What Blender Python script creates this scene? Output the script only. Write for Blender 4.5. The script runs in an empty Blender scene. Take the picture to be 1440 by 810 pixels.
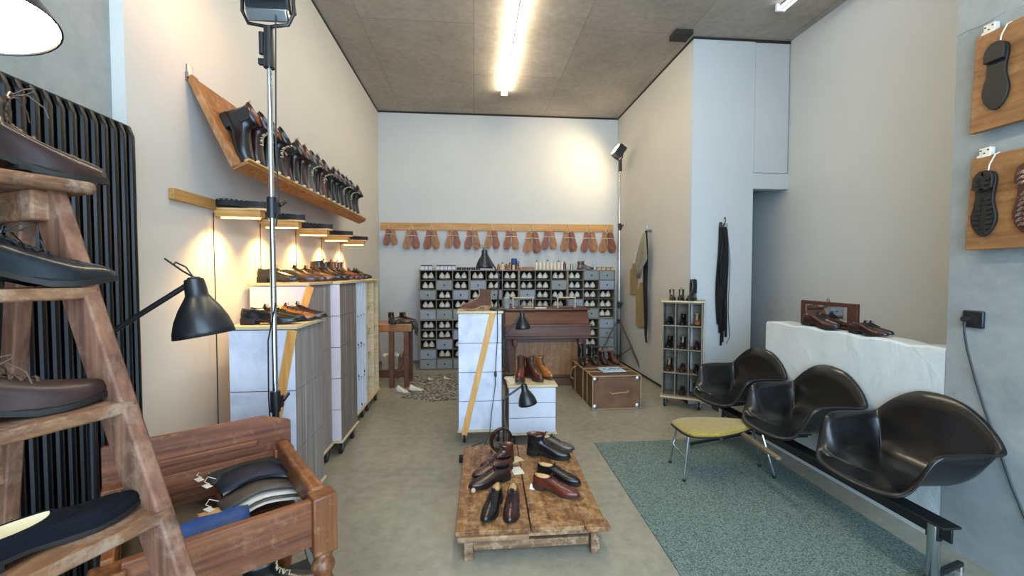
import bpy, bmesh, math, random
from mathutils import Vector, Matrix, Euler
random.seed(7)
C = bpy.context.scene.collection
PI = math.pi
R = math.radians
# ------------------------------------------------------------------ materials
def lin(c): return c/12.92 if c <= .04045 else ((c+.055)/1.055)**2.4
def col(h): return tuple(lin(int(h[i:i+2], 16)/255) for i in (0, 2, 4))+(1,)
def newmat(name):
    m = bpy.data.materials.new(name); m.use_nodes = True
    nt = m.node_tree; return m, nt, nt.nodes['Principled BSDF']
def setp(b, rough=.5, metal=0, coat=0, sheen=0, spec=.5):
    b.inputs['Roughness'].default_value = rough; b.inputs['Metallic'].default_value = metal
    b.inputs['Coat Weight'].default_value = coat; b.inputs['Coat Roughness'].default_value = .12
    b.inputs['Sheen Weight'].default_value = sheen; b.inputs['Specular IOR Level'].default_value = spec
def mixc(nt, fac, a, b, mode='MIX'):
    n = nt.nodes.new('ShaderNodeMix'); n.data_type = 'RGBA'; n.blend_type = mode
    for s, v in ((n.inputs[0], fac), (n.inputs[6], a), (n.inputs[7], b)):
        if hasattr(v, 'links'): nt.links.new(v, s)
        elif hasattr(v, 'is_linked'): nt.links.new(v, s)
        else: s.default_value = v
    return n.outputs[2]
def ramp(nt, src, stops):
    n = nt.nodes.new('ShaderNodeValToRGB'); e = n.color_ramp.elements
    e[0].position, e[0].color = stops[0]; e[1].position, e[1].color = stops[-1]
    for p, c in stops[1:-1]:
        q = e.new(p); q.color = c
    nt.links.new(src, n.inputs[0]); return n.outputs[0]
def coords(nt, scale=(1, 1, 1), rot=(0, 0, 0), kind='Object'):
    t = nt.nodes.new('ShaderNodeTexCoord'); m = nt.nodes.new('ShaderNodeMapping')
    m.inputs['Scale'].default_value = scale; m.inputs['Rotation'].default_value = rot
    nt.links.new(t.outputs[kind], m.inputs[0]); return m.outputs[0]
def noise(nt, vec, scale, detail=4, rough=.55, dist=0):
    n = nt.nodes.new('ShaderNodeTexNoise'); n.inputs['Scale'].default_value = scale
    n.inputs['Detail'].default_value = detail; n.inputs['Roughness'].default_value = rough; n.inputs['Distortion'].default_value = dist
    nt.links.new(vec, n.inputs['Vector']); return n.outputs['Fac']
def bump(nt, b, h, strength=.3, dist=.002):
    n = nt.nodes.new('ShaderNodeBump'); n.inputs['Strength'].default_value = strength; n.inputs['Distance'].default_value = dist
    nt.links.new(h, n.inputs['Height']); nt.links.new(n.outputs[0], b.inputs['Normal'])
def plain(name, c, rough=.5, metal=0, coat=0, var=.12, nscale=9, bmp=0, bscale=60, sheen=0, spec=.5):
    m, nt, b = newmat(name); setp(b, rough, metal, coat, sheen, spec)
    c = col(c); d = tuple(x*(1-var) for x in c[:3])+(1,); l = tuple(min(1, x*(1+var)) for x in c[:3])+(1,)
    v = coords(nt); f = noise(nt, v, nscale)
    nt.links.new(ramp(nt, f, [(.3, d), (.7, l)]), b.inputs['Base Color'])
    if bmp: bump(nt, b, noise(nt, v, bscale, 6), bmp, .001)
    return m
def wood(name, dark, mid, light, axis=0, rough=.6, sc=6, worn=0, wornc='c8a878', coat=0, bmp=.4):
    m, nt, b = newmat(name); setp(b, rough, 0, coat)
    s = [sc*2.6]*3; s[axis] = sc*.16
    v = coords(nt, tuple(s))
    f = noise(nt, v, 1.6, 8, .62, .5)
    s2 = [sc*12]*3; s2[axis] = sc*.5
    v2 = coords(nt, tuple(s2)); f2 = noise(nt, v2, 1.2, 4)
    c1 = ramp(nt, f, [(.28, col(dark)), (.5, col(mid)), (.74, col(light))])
    c2 = mixc(nt, .35, c1, ramp(nt, f2, [(.35, col(dark)), (.65, col(light))]), 'MIX')
    if worn:
        v3 = coords(nt, (1, 1, 1)); f3 = noise(nt, v3, 15, 9, .72, .3)
        w = ramp(nt, f3, [(.56-.12*worn, (0, 0, 0, 1)), (.66-.05*worn, (1, 1, 1, 1))])
        c2 = mixc(nt, w, c2, mixc(nt, .5, c2, col(wornc)))
    nt.links.new(c2, b.inputs['Base Color']); bump(nt, b, f, bmp, .002)
    return m
def leather(name, c, rough=.32, coat=.25, var=.25, bmp=.12, ns=14):
    m, nt, b = newmat(name); setp(b, rough, 0, coat)
    c = col(c); v = coords(nt); f = noise(nt, v, ns, 3)
    d = tuple(x*(1-var) for x in c[:3])+(1,); l = tuple(min(1, x*(1+var)+.002) for x in c[:3])+(1,)
    nt.links.new(ramp(nt, f, [(.35, d), (.68, l)]), b.inputs['Base Color'])
    bump(nt, b, noise(nt, v, 220, 3), bmp, .0006)
    return m
def emit(name, c, s):
    m, nt, b = newmat(name); b.inputs['Base Color'].default_value = col(c)
    b.inputs['Emission Color'].default_value = col(c); b.inputs['Emission Strength'].default_value = s; return m
M = {}
M['black_shell'] = leather('black fibreglass', '06080a', .3, .35, .25, .0)
M['black_metal'] = plain('black powder coat', '151719', .42, 0, .1)
M['black_rubber'] = plain('black rubber', '141414', .7)
M['matte_black'] = plain('matte black paint', '17191b', .38, 0, .1)
M['radiator'] = plain('black enamel', '050606', .34, 0, 0, .1, 9, 0, 60, 0, .3)
M['chrome'] = plain('chrome', 'c8ccd0', .16, 1, 0, .05)
M['steel'] = plain('brushed steel', '9a9c9c', .32, 1, 0, .08)
M['darksteel'] = plain('dark steel', '4a4c4e', .35, .9)
M['white_paint'] = plain('white wall paint', 'c9c4bb', .8, 0, 0, .02, 2, .12, 40)
M['white_paint_cool'] = plain('white plaster paint', 'c3c5c3', .8, 0, 0, .02, 2, .12, 40)
M['greypaint'] = plain('grey plaster', '8d9494', .8, 0, 0, .04, 2)
M['trim'] = plain('grey skirting', '6d7270', .6)
M['slat'] = wood('grey brown slat', '4a4030', '6a5d47', '82745a', 1, .6, 5)
M['gap'] = plain('dark shadow gap', '2a2622', .8)
M['cord'] = plain('black cord', '1c1c1c', .5)
M['greycord'] = plain('grey cord', '2e3433', .5)
M['white_card'] = plain('white cardboard', 'c9cad2', .7, 0, 0, .05, 5)
M['pinkcard'] = plain('blush white cardboard', 'd4c6c8', .75, 0, 0, .05, 4)
M['bluecard'] = plain('pale blue cardboard', 'a9bccb', .7, 0, 0, .05, 5)
M['cream'] = plain('cream lining', 'd3bd92', .7, 0, 0, .12, 20)
M['lace_black'] = plain('black lace', '15120f', .7)
M['lace_brown'] = plain('brown lace', '4a3626', .7)
M['lace_cream'] = plain('cream lace', 'cdbd96', .8)
M['string'] = plain('white string', 'e2dccb', .8)
M['last'] = plain('cream shoe last', 'd9d0be', .45, 0, .1, .06, 20)
M['pulp'] = plain('grey drawer front', '868b8a', .6, 0, 0, .06, 8)
M['pulpblue'] = plain('blue grey drawer front', '8f97a2', .6, 0, 0, .06, 8)
M['cubby'] = wood('grey shelf board', '5b5349', '7d7363', '968b77', 0, .65, 5)
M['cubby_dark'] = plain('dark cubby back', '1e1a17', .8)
M['ply'] = wood('plywood', 'a98f66', 'c9b48a', 'd8c7a0', 0, .55, 4)
M['ply_edge'] = wood('pale plywood', 'b79f78', 'cdb892', 'dccca8', 1, .6, 4)
M['strap'] = wood('orange pine strap', 'b97a32', 'd79a4c', 'e0ad66', 2, .55, 4)
M['pine'] = wood('golden pine', '9a6a30', 'bd8a47', 'd3a460', 0, .5, 5)
M['piney'] = wood('golden pine along wall', '8f6230', 'b98747', 'cfa05c', 1, .5, 5)
M['ladder'] = wood('worn ladder wood', '3a2216', '683f2a', '8a6045', 2, .72, 5, .5, '8c705a', 0, .8)
M['tread'] = wood('worn tread wood', '432818', '6f4628', '946a45', 1, .72, 5, .5, 'a08b76', 0, .8)
M['oldwood'] = wood('old table wood', '412112', '733d20', '935a34', 0, .5, 5, .2, '9a7050', .1, .6)
M['oldwoody'] = wood('old table wood side', '4a2510', '7e4522', 'a2642f', 1, .5, 5, .3, 'b3804e', .1, .6)
M['oldwoodz'] = wood('old turned wood', '41220f', '733f20', '9c6235', 2, .4, 5, .3, 'b98d60', .2, .5)
M['pallet'] = wood('worn platform boards', '301a0e', '6f4323', '9c6e3c', 1, .55, 3.6, .8, 'cfa877', 0, .9)
M['palletx'] = wood('worn platform rail', '4c301e', '7f5a3c', 'a5825c', 0, .65, 4, .6, 'cdb998', 0, .8)
M['organ'] = wood('brown oiled oak', '3a2115', '5c3725', '784e37', 0, .42, 4, 0, 'aaaaaa', .15, .4)
M['organ_panel'] = wood('honey brown oak panel', '65401f', '8a5c33', 'a67848', 2, .42, 4, .3, 'a98660', .15, .4)
M['rackwood'] = wood('orange rack wood', '5a341a', '85542a', 'a87640', 2, .6, 4, .4, 'b89468', 0, .6)
M['walnut'] = wood('dark walnut frame', '2f1710', '4b281c', '5e3527', 0, .45, 6)
M['soleboard'] = wood('brown wall board', '5d3a1e', '85582f', 'a2733f', 1, .6, 3, .4, '9d7a55', 0, .5)
M['trunk'] = leather('tan trunk leather', '6e4a31', .55, 0, .22, .5, 6)
M['trunk_side'] = leather('brown trunk leather', '583b26', .6, 0, .25, .5, 6)
M['trunk_trim'] = plain('pale trunk banding', '9a7d54', .6, 0, 0, .15, 25)
M['yellow'] = plain('mustard upholstery', '9a8226', .75, 0, 0, .22, 45, .4, 300, .3)
M['glass'] = newmat('clear glass')[0]
g = M['glass'].node_tree.nodes['Principled BSDF']; g.inputs['Transmission Weight'].default_value = 1; g.inputs['Roughness'].default_value = .02; g.inputs['IOR'].default_value = 1.1
M['mirror'] = plain('mirror', 'e8ecec', .02, 1, 0, 0)
for k, v in dict(L_black='0b0b0d', L_dark='16100d', L_darkbrown='2a1611', L_brown='482416', L_tan='7a4020', L_orange='96561f', L_red='582316', L_oxblood='2e110e',
                 L_olive='1c1a15', L_taupe='4f453d', L_honey='96653a', L_greybrown='3d3029', L_green='26362f').items():
    M[k] = leather('leather '+k[2:], v)
M['L_navy'] = leather('navy leather', '0a1018', .3, .3, .2)
M['L_suede'] = plain('navy suede', '090c13', .9, 0, 0, .3, 25, .5, 300, 0, .2)
M['L_brownsuede'] = plain('brown suede', '5b3524', .85, 0, 0, .2, 25, .4, 300, .3)
M['L_pebble'] = leather('dark brown pebbled leather', '33201c', .42, .1, .2, .4, 20)
M['sole_dark'] = plain('dark sole', '16130f', .6)
M['sole_brown'] = plain('brown sole edge', '3c2517', .5)
M['sole_tan'] = plain('tan sole edge', '8a6138', .5)
M['veg'] = leather('veg tan leather', '9c6a42', .6, 0, .25, .3, 25)
M['veg2'] = leather('rosy veg tan leather', '875038', .6, 0, .25, .3, 25)
M['insole'] = plain('bare insole leather', 'c9a06c', .6, 0, 0, .1, 25)
# concrete ceiling: shuttering panels with joints
def concrete(name, a, b_, c, rough=.75, joints=None, blot=1.2, pits=True):
    m, nt, b = newmat(name); setp(b, rough)
    v = coords(nt); f = noise(nt, v, blot, 9, .62, .2); f2 = noise(nt, v, 14, 5, .6)
    cc = mixc(nt, .3, ramp(nt, f, [(.3, col(a)), (.52, col(b_)), (.75, col(c))]), ramp(nt, f2, [(.35, col(a)), (.65, col(c))]))
    if joints:
        bw, rh, rot, off = joints
        vv = coords(nt, (1, 1, 1), rot)
        br = nt.nodes.new('ShaderNodeTexBrick'); br.inputs['Scale'].default_value = 1
        br.inputs['Brick Width'].default_value = bw; br.inputs['Row Height'].default_value = rh
        br.inputs['Mortar Size'].default_value = .006; br.inputs['Mortar Smooth'].default_value = .6; br.offset = off
        br.inputs['Color1'].default_value = (1, 1, 1, 1); br.inputs['Color2'].default_value = (.86, .86, .86, 1); br.inputs['Mortar'].default_value = (.55, .52, .48, 1)
        nt.links.new(vv, br.inputs['Vector']); cc = mixc(nt, .8, cc, br.outputs['Color'], 'MULTIPLY')
    if pits:
        vo = nt.nodes.new('ShaderNodeTexVoronoi'); vo.inputs['Scale'].default_value = 5; nt.links.new(v, vo.inputs['Vector'])
        p = ramp(nt, vo.outputs['Distance'], [(.03, (0, 0, 0, 1)), (.07, (1, 1, 1, 1))])
        cc = mixc(nt, p, mixc(nt, .5, cc, (.05, .045, .04, 1)), cc)
    nt.links.new(cc, b.inputs['Base Color']); bump(nt, b, f2, .25, .003); return m
M['ceiling'] = concrete('board marked concrete', '948a7e', 'aba093', 'bbb1a4', .8, (2.4, 1.22, (0, 0, PI/2), .5))
M['pier'] = concrete('fair faced concrete', '7c8281', '909492', 'a0a39f', .75, None, 1.8)
M['floor'] = concrete('polished screed', '7f7a6b', '99927f', 'aba490', .26, None, .7, False)
# speckled carpet
def speckle(name, cs, scale, rough=.95):
    m, nt, b = newmat(name); setp(b, rough)
    v = coords(nt); vo = nt.nodes.new('ShaderNodeTexVoronoi'); vo.inputs['Scale'].default_value = scale; nt.links.new(v, vo.inputs['Vector'])
    sep = nt.nodes.new('ShaderNodeSeparateColor'); nt.links.new(vo.outputs['Color'], sep.inputs[0])
    c = ramp(nt, sep.outputs[0], [(i/(len(cs)-1), col(h)) for i, h in enumerate(cs)])
    f = noise(nt, v, 1.2, 4); cc = mixc(nt, .25, c, ramp(nt, f, [(.3, col(cs[0])), (.7, col(cs[-1]))]))
    nt.links.new(cc, b.inputs['Base Color']); bump(nt, b, vo.outputs['Distance'], .4, .003); return m
M['carpet'] = speckle('teal fleck carpet', ['37453f', '5a6b64', '74857d', '8b998f', '495a53'], 150)
M['rug'] = speckle('black and white woven rug', ['1b1a18', 'a8a398', '33302c', 'c9c4b8', '25221f'], 40)
# ------------------------------------------------------------------ mesh builder
class MB:
    def __init__(s): s.v = []; s.f = []
    def add(s, vs, fs):
        o = len(s.v); s.v += [tuple(x) for x in vs]; s.f += [tuple(i+o for i in f) for f in fs]; return s
    def box(s, c, d, rz=0, rot=None):
        x, y, z = d[0]/2, d[1]/2, d[2]/2
        m = rot if rot is not None else Matrix.Rotation(rz, 3, 'Z')
        vs = [Vector(c)+m @ Vector((a*x, b*y, e*z)) for a, b, e in ((-1, -1, -1), (1, -1, -1), (1, 1, -1), (-1, 1, -1), (-1, -1, 1), (1, -1, 1), (1, 1, 1), (-1, 1, 1))]
        return s.add(vs, [(3, 2, 1, 0), (4, 5, 6, 7), (0, 1, 5, 4), (1, 2, 6, 5), (2, 3, 7, 6), (3, 0, 4, 7)])
    def span(s, a, b): return s.box([(a[i]+b[i])/2 for i in range(3)], [abs(b[i]-a[i]) for i in range(3)])
    def beam(s, p, q, w, h, side=None):
        p, q = Vector(p), Vector(q); d = (q-p); L = d.length; d.normalize()
        sd = Vector(side) if side is not None else (Vector((0, 0, 1)) if abs(d.z) < .9 else Vector((1, 0, 0)))
        u = sd-d*sd.dot(d); u.normalize(); w_ = d.cross(u)
        rot = Matrix((d, w_, u)).transposed()
        return s.box((p+q)/2, (L, w, h), rot=rot)
    def rings(s, rs, cap0=True, cap1=True, close=True):
        n = len(rs[0]); o = len(s.v)
        for r in rs: s.v += [tuple(p) for p in r]
        for k in range(len(rs)-1):
            for i in range(n if close else n-1):
                j = (i+1) % n; a = o+k*n
                s.f.append((a+i, a+j, a+n+j, a+n+i))
        if cap0: s.f.append(tuple(o+i for i in reversed(range(n))))
        if cap1: s.f.append(tuple(o+(len(rs)-1)*n+i for i in range(n)))
        return s
    def cyl(s, p, q, r0, r1=None, n=14):
        r1 = r0 if r1 is None else r1; return s.tube([p, q], [r0, r1], n)
    def tube(s, pts, r, n=8):
        pts = [Vector(p) for p in pts]; rr = r if isinstance(r, (list, tuple)) else [r]*len(pts)
        rs = []; u = None
        for i, p in enumerate(pts):
            d = (pts[min(i+1, len(pts)-1)]-pts[max(i-1, 0)]).normalized()
            if u is None: u = Vector((0, 0, 1)) if abs(d.z) < .9 else Vector((1, 0, 0))
            u = (u-d*u.dot(d)); u = u.normalized() if u.length > 1e-6 else d.orthogonal().normalized()
            w = d.cross(u)
            rs.append([p+rr[i]*(math.cos(2*PI*k/n)*u+math.sin(2*PI*k/n)*w) for k in range(n)])
        return s.rings(rs)
    def lathe(s, prof, c=(0, 0, 0), n=20, axis=(0, 0, 1), closed=True):
        ax = Vector(axis).normalized(); u = ax.orthogonal().normalized(); w = ax.cross(u); c = Vector(c)
        rs = [[c+ax*z+r*(math.cos(2*PI*k/n)*u+math.sin(2*PI*k/n)*w) for k in range(n)] for r, z in prof]
        return s.rings(rs, closed, closed)
    def prism(s, outline, z0, z1, m=None):
        rs = [[(x, y, z0) for x, y in outline], [(x, y, z1) for x, y in outline]]
        if m is not None: rs = [[m @ Vector(p) for p in r] for r in rs]
        return s.rings(rs)
    def build(s, name, mat, parent=None, bevel=0, smooth=None, sub=0, solid=0, seg=2):
        me = bpy.data.meshes.new(name); me.from_pydata(s.v, [], s.f)
        bm = bmesh.new(); bm.from_mesh(me); bmesh.ops.recalc_face_normals(bm, faces=bm.faces); bm.to_mesh(me); bm.free()
        me.materials.append(mat); o = bpy.data.objects.new(name, me); C.objects.link(o)
        if parent is not None: o.parent = parent
        if smooth is None: smooth = 35
        if smooth:
            me.shade_smooth(); me.set_sharp_from_angle(angle=R(smooth))
        if solid:
            md = o.modifiers.new('solid', 'SOLIDIFY'); md.thickness = solid; md.offset = 0
        if sub:
            md = o.modifiers.new('sub', 'SUBSURF'); md.levels = sub; md.render_levels = sub
        if bevel:
            md = o.modifiers.new('bevel', 'BEVEL'); md.width = bevel; md.segments = seg; md.limit_method = 'ANGLE'; md.angle_limit = R(40)
        return o
def tag(o, label, cat, group=None):
    o['label'] = label; o['category'] = cat
    if group: o['group'] = group
    return o
def thing(name, label, cat, loc=(0, 0, 0), rz=0, group=None):
    o = bpy.data.objects.new(name, None); C.objects.link(o); o.empty_display_size = .05
    o.location = loc; o.rotation_euler = (0, 0, rz); return tag(o, label, cat, group)
def struct(name, mb, mat, **k):
    o = mb.build(name, mat, **k); o['kind'] = 'structure'; return o
def kids(o): return [c for c in C.objects if c.parent == o]
KID = {}
def dup(root, loc=None, rz=None, label=None, group=None, mats=None, mtx=None, scale=None):
    if root not in KID: KID[root] = [(c, list(kids(c))) for c in kids(root)]
    def rm(o):
        if mats and o.type == 'MESH' and o.data.materials[0].name in mats:
            o.material_slots[0].link = 'OBJECT'; o.material_slots[0].material = mats[o.data.materials[0].name]
    r = root.copy(); C.objects.link(r)
    for c, gs in KID[root]:
        d = c.copy(); C.objects.link(d); d.parent = r; rm(d)
        for g_ in gs:
            e = g_.copy(); C.objects.link(e); e.parent = d; rm(e)
    rm(r); place(r, loc, rz, label, group, mtx, scale); return r
def place(r, loc=None, rz=None, label=None, group=None, mtx=None, scale=None):
    if mtx is not None: r.matrix_world = mtx
    else:
        if loc is not None: r.location = loc
        if rz is not None: r.rotation_euler = (0, 0, rz)
    if scale and mtx is None: r.scale = (scale,)*3 if not hasattr(scale, '__len__') else scale
    if label: r['label'] = label
    if group: r['group'] = group
    elif 'group' in r: del r['group']
ORD = ['first', 'second', 'third', 'fourth', 'fifth', 'sixth', 'seventh', 'eighth', 'ninth', 'tenth', 'eleventh', 'twelfth', 'thirteenth', 'fourteenth', 'fifteenth', 'sixteenth', 'seventeenth', 'eighteenth', 'nineteenth', 'twentieth']
EXPO = 0.22
# ------------------------------------------------------------------ camera and frame
f_px, yaw, pit, H = 600., math.atan(53/600), math.atan(20/math.hypot(600, 53)), 1.55
cam = bpy.data.cameras.new('camera'); co = bpy.data.objects.new('camera', cam); C.objects.link(co)
cam.sensor_width = 36; cam.lens = f_px/1440*36; cam.clip_start = .02
co.location = (0, 0, H); co.rotation_euler = (PI/2-pit, 0, -yaw); bpy.context.scene.camera = co
# ------------------------------------------------------------------ room shell
XL, XR, YB, ZC, YF, XP = -1.61, 2.54, 7.45, 4.3, 4.85, 3.74
YW = -1.6                                   # shop front behind the viewer
struct('floor', MB().span((-2.6, YW-.2, -.1), (5.2, YB+.2, 0)), M['floor'], smooth=0)
struct('ceiling', MB().span((-2.6, YW-.2, ZC), (5.2, YB+.2, ZC+.15)), M['ceiling'], smooth=0)
struct('wall_back', MB().span((XL-.15, YB, 0), (XR+.2, YB+.15, ZC-.03)), M['white_paint_cool'], smooth=0)
struct('wall_left', MB().span((XL-.25, 2.16, 0), (XL, YB, ZC-.03)), M['white_paint'], smooth=0)
struct('wall_left_pier', MB().span((XL-.3, YW, 0), (XL-.06, 2.16, ZC)), M['pier'], smooth=0)
struct('wall_right', MB().span((XR, YF+.1, 0), (XR+.12, YB, ZC-.03)), M['white_paint'], smooth=0)
sf = MB(); sf.span((XR, YF-.02, 0), (3.30, YF+.1, ZC-.03)); sf.span((3.30, YF-.02, 2.56), (XP, YF+.1, 2.745)); sf.span((3.30, YF+.012, 2.745), (XP, YF+.1, ZC-.03))
struct('wall_recess', sf, M['white_paint_cool'], smooth=0)
cd = MB().span((3.305, YF-.018, 2.752), (XP-.012, YF+.012, ZC-.035))
struct('door_1', cd, M['white_paint_cool'], bevel=.002)
struct('wall_passage', MB().span((3.18, YF+.1, 0), (3.30, 7.3, 2.9)).span((3.18, 7.3, 0), (XP, 7.4, 2.9)).span((3.30, YF+.1, 2.62), (XP, 7.3, 2.9)), M['greypaint'], smooth=0)
struct('wall_right_front', MB().span((XP, .6, 0), (XP+.12, 7.4, ZC)), M['white_paint_cool'], smooth=0)
struct('wall_right_pier', MB().span((2.67, YW, 0), (2.95, 2.185, ZC)), M['pier'], smooth=0)
pr_ = MB(); n = 14; top = []
for i in range(n+1):
    y = 2.19+(3.69-2.19)*i/n
    top.append((y, 1.125+.006*math.sin(i*2.1)-.004*(i % 3)))
rs = [[(2.672, y, 0), (2.672, y, z-.015), (2.685, y, z), (2.825, y, z), (2.84, y, z-.012), (2.84, y, 0)] for y, z in top]
pr_.rings(rs)
m_, nt, b = newmat('rough white plaster'); setp(b, .75); v = coords(nt)
nt.links.new(ramp(nt, noise(nt, v, 3, 5), [(.3, col('c3c9c7')), (.7, col('d2d6d2'))]), b.inputs['Base Color']); bump(nt, b, noise(nt, v, 6, 7, .6, .6), .55, .02); M['parapet'] = m_
struct('wall_parapet', pr_, M['parapet'])
struct('trim_1', MB().span((XL, YB-.012, 0), (XR, YB, .055)), M['trim'])
struct('baseboard_left', MB().span((XL, 2.17, 0), (XL+.012, YB-.012, .055)), M['trim'])
struct('baseboard_right', MB().span((XR-.006, YF, 0), (XR, YB-.012, .03)), M['gap'])  # dark-coloured strip standing in for the shadow gap along the wall foot
g1 = MB(); g1.span((XL, YB-.004, ZC-.03), (XR, YB+.1, ZC)); g1.span((XL-.1, 2.16, ZC-.03), (XL+.004, YB, ZC)); g1.span((XR-.004, YF, ZC-.03), (XR+.1, YB, ZC)); g1.span((XR, YF-.02, ZC-.03), (XP, YF+.1, ZC))
struct('trim_2', g1, M['gap'], smooth=0)
jt = MB(); random.seed(3)
jt.tube([(2.676, 2.185-.05*i, 2.868+.006*math.sin(i*1.9)+random.uniform(-.004, .004)) for i in range(50)], [.005+random.uniform(0, .007) for i in range(50)], 6)
struct('trim_3', jt, M['pier'])
# shop window behind the viewer (daylight enters here)
wf = MB()
wf.span((XL-.06, YW, 0), (2.67, YW+.1, .12)); wf.span((XL-.06, YW, 4.12), (2.67, YW+.1, ZC))
for x in (XL-.03, -.15, 1.25, 2.64): wf.span((x-.03, YW, .12), (x+.03, YW+.08, 4.12))
wf.span((XL, YW+.01, 2.6), (2.64, YW+.07, 2.66))
struct('window_1', wf, M['darksteel'])
struct('wall_front', MB().span((2.95, YW, 0), (XP, .62, ZC)).span((-2.6, YW-.2, 0), (XL-.3, YW, ZC)), M['white_paint_cool'], smooth=0)
# ------------------------------------------------------------------ lights
w = bpy.data.worlds.new('world'); bpy.context.scene.world = w; w.use_nodes = True
bg = w.node_tree.nodes['Background']; bg.inputs[0].default_value = col('b4d2f4'); bg.inputs[1].default_value = 2.5
def light(name, kind, loc, power, color, target=None, **k):
    l = bpy.data.lights.new(name, kind); l.energy = power; l.color = color
    for a, b2 in k.items(): setattr(l, a, b2)
    o = bpy.data.objects.new(name, l); C.objects.link(o); o.location = loc
    if target is not None: o.rotation_euler = (Vector(target)-Vector(loc)).to_track_quat('-Z', 'Y').to_euler()
    return o
light('window_daylight', 'AREA', ((XL+2.67)/2, YW+.12, 2.1), 270, (.56, .78, 1), ((XL+2.67)/2, 5, 2.1), shape='RECTANGLE', size=4.1, size_y=3.9)
# ceiling tube lights: batten, two tubes, end caps
def tube_light(name, label, x0, y0, x1, y1, tm='tube'):
    t = thing(name, label, 'ceiling light', ((x0+x1)/2, (y0+y1)/2, ZC), math.atan2(y1-y0, x1-x0)); L = math.hypot(x1-x0, y1-y0)
    n = max(1, round(L/1.5)); seg = L/n
    MB().box((0, 0, -.03), (L, .026, .06)).build('batten', M['steel'], t, .004)
    for k in range(n):
        a = -L/2+k*seg
        for s in (-1, 1):
            MB().cyl((a+.03, s*.03, -.062), (a+seg-.03, s*.03, -.062), .011).build('tube', M[tm], t)
        MB().box((a+.012, 0, -.035), (.024, .10, .08)).build('lamp_holder', M['white_card'], t, .003)
    MB().box((L/2, 0, -.035), (.024, .10, .08)).build('lamp_holder', M['white_card'], t, .003)
    return t
M['tube_dim'] = emit('dimmer fluorescent tube', 'f4f6ff', 7)
M['tube'] = emit('fluorescent tube', 'fff0d0', 72)
tube_light('ceiling_light', 'long twin tube ceiling light running down the middle of the room', .455, 6.5, .47, .5)
tube_light('ceiling_light', 'ceiling tube light cut off by the upper picture edge, near the right wall', 3.12, 4.2, 3.12, 1.2, 'tube_dim')
v_ = thing('ceiling_box', 'small dark recessed box in the ceiling beside the right wall corner', 'ceiling box', (2.36, 4.78, ZC))
MB().box((0, 0, -.03), (.2, .17, .055)).build('housing', M['gap'], v_, .004); MB().box((.105, 0, -.03), (.012, .17, .055)).build('side_plate', M['steel'], v_)
# ------------------------------------------------------------------ carpet and rug
tag(MB().prism([(1.09, 3.77), (1.03, 1.2), (2.44, 1.2), (2.50, 3.77)], 0.001, .008).build('carpet', M['carpet']), 'teal flecked carpet laid under the black bucket chairs', 'carpet')
tag(MB().prism([(-.93, 5.4), (-.9, 6.6), (-.1, 6.6), (-.1, 5.25), (-.5, 5.2)], .001, .012).build('rug', M['rug']), 'black and white woven rug on the floor before the cubby shelves', 'rug')
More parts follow.
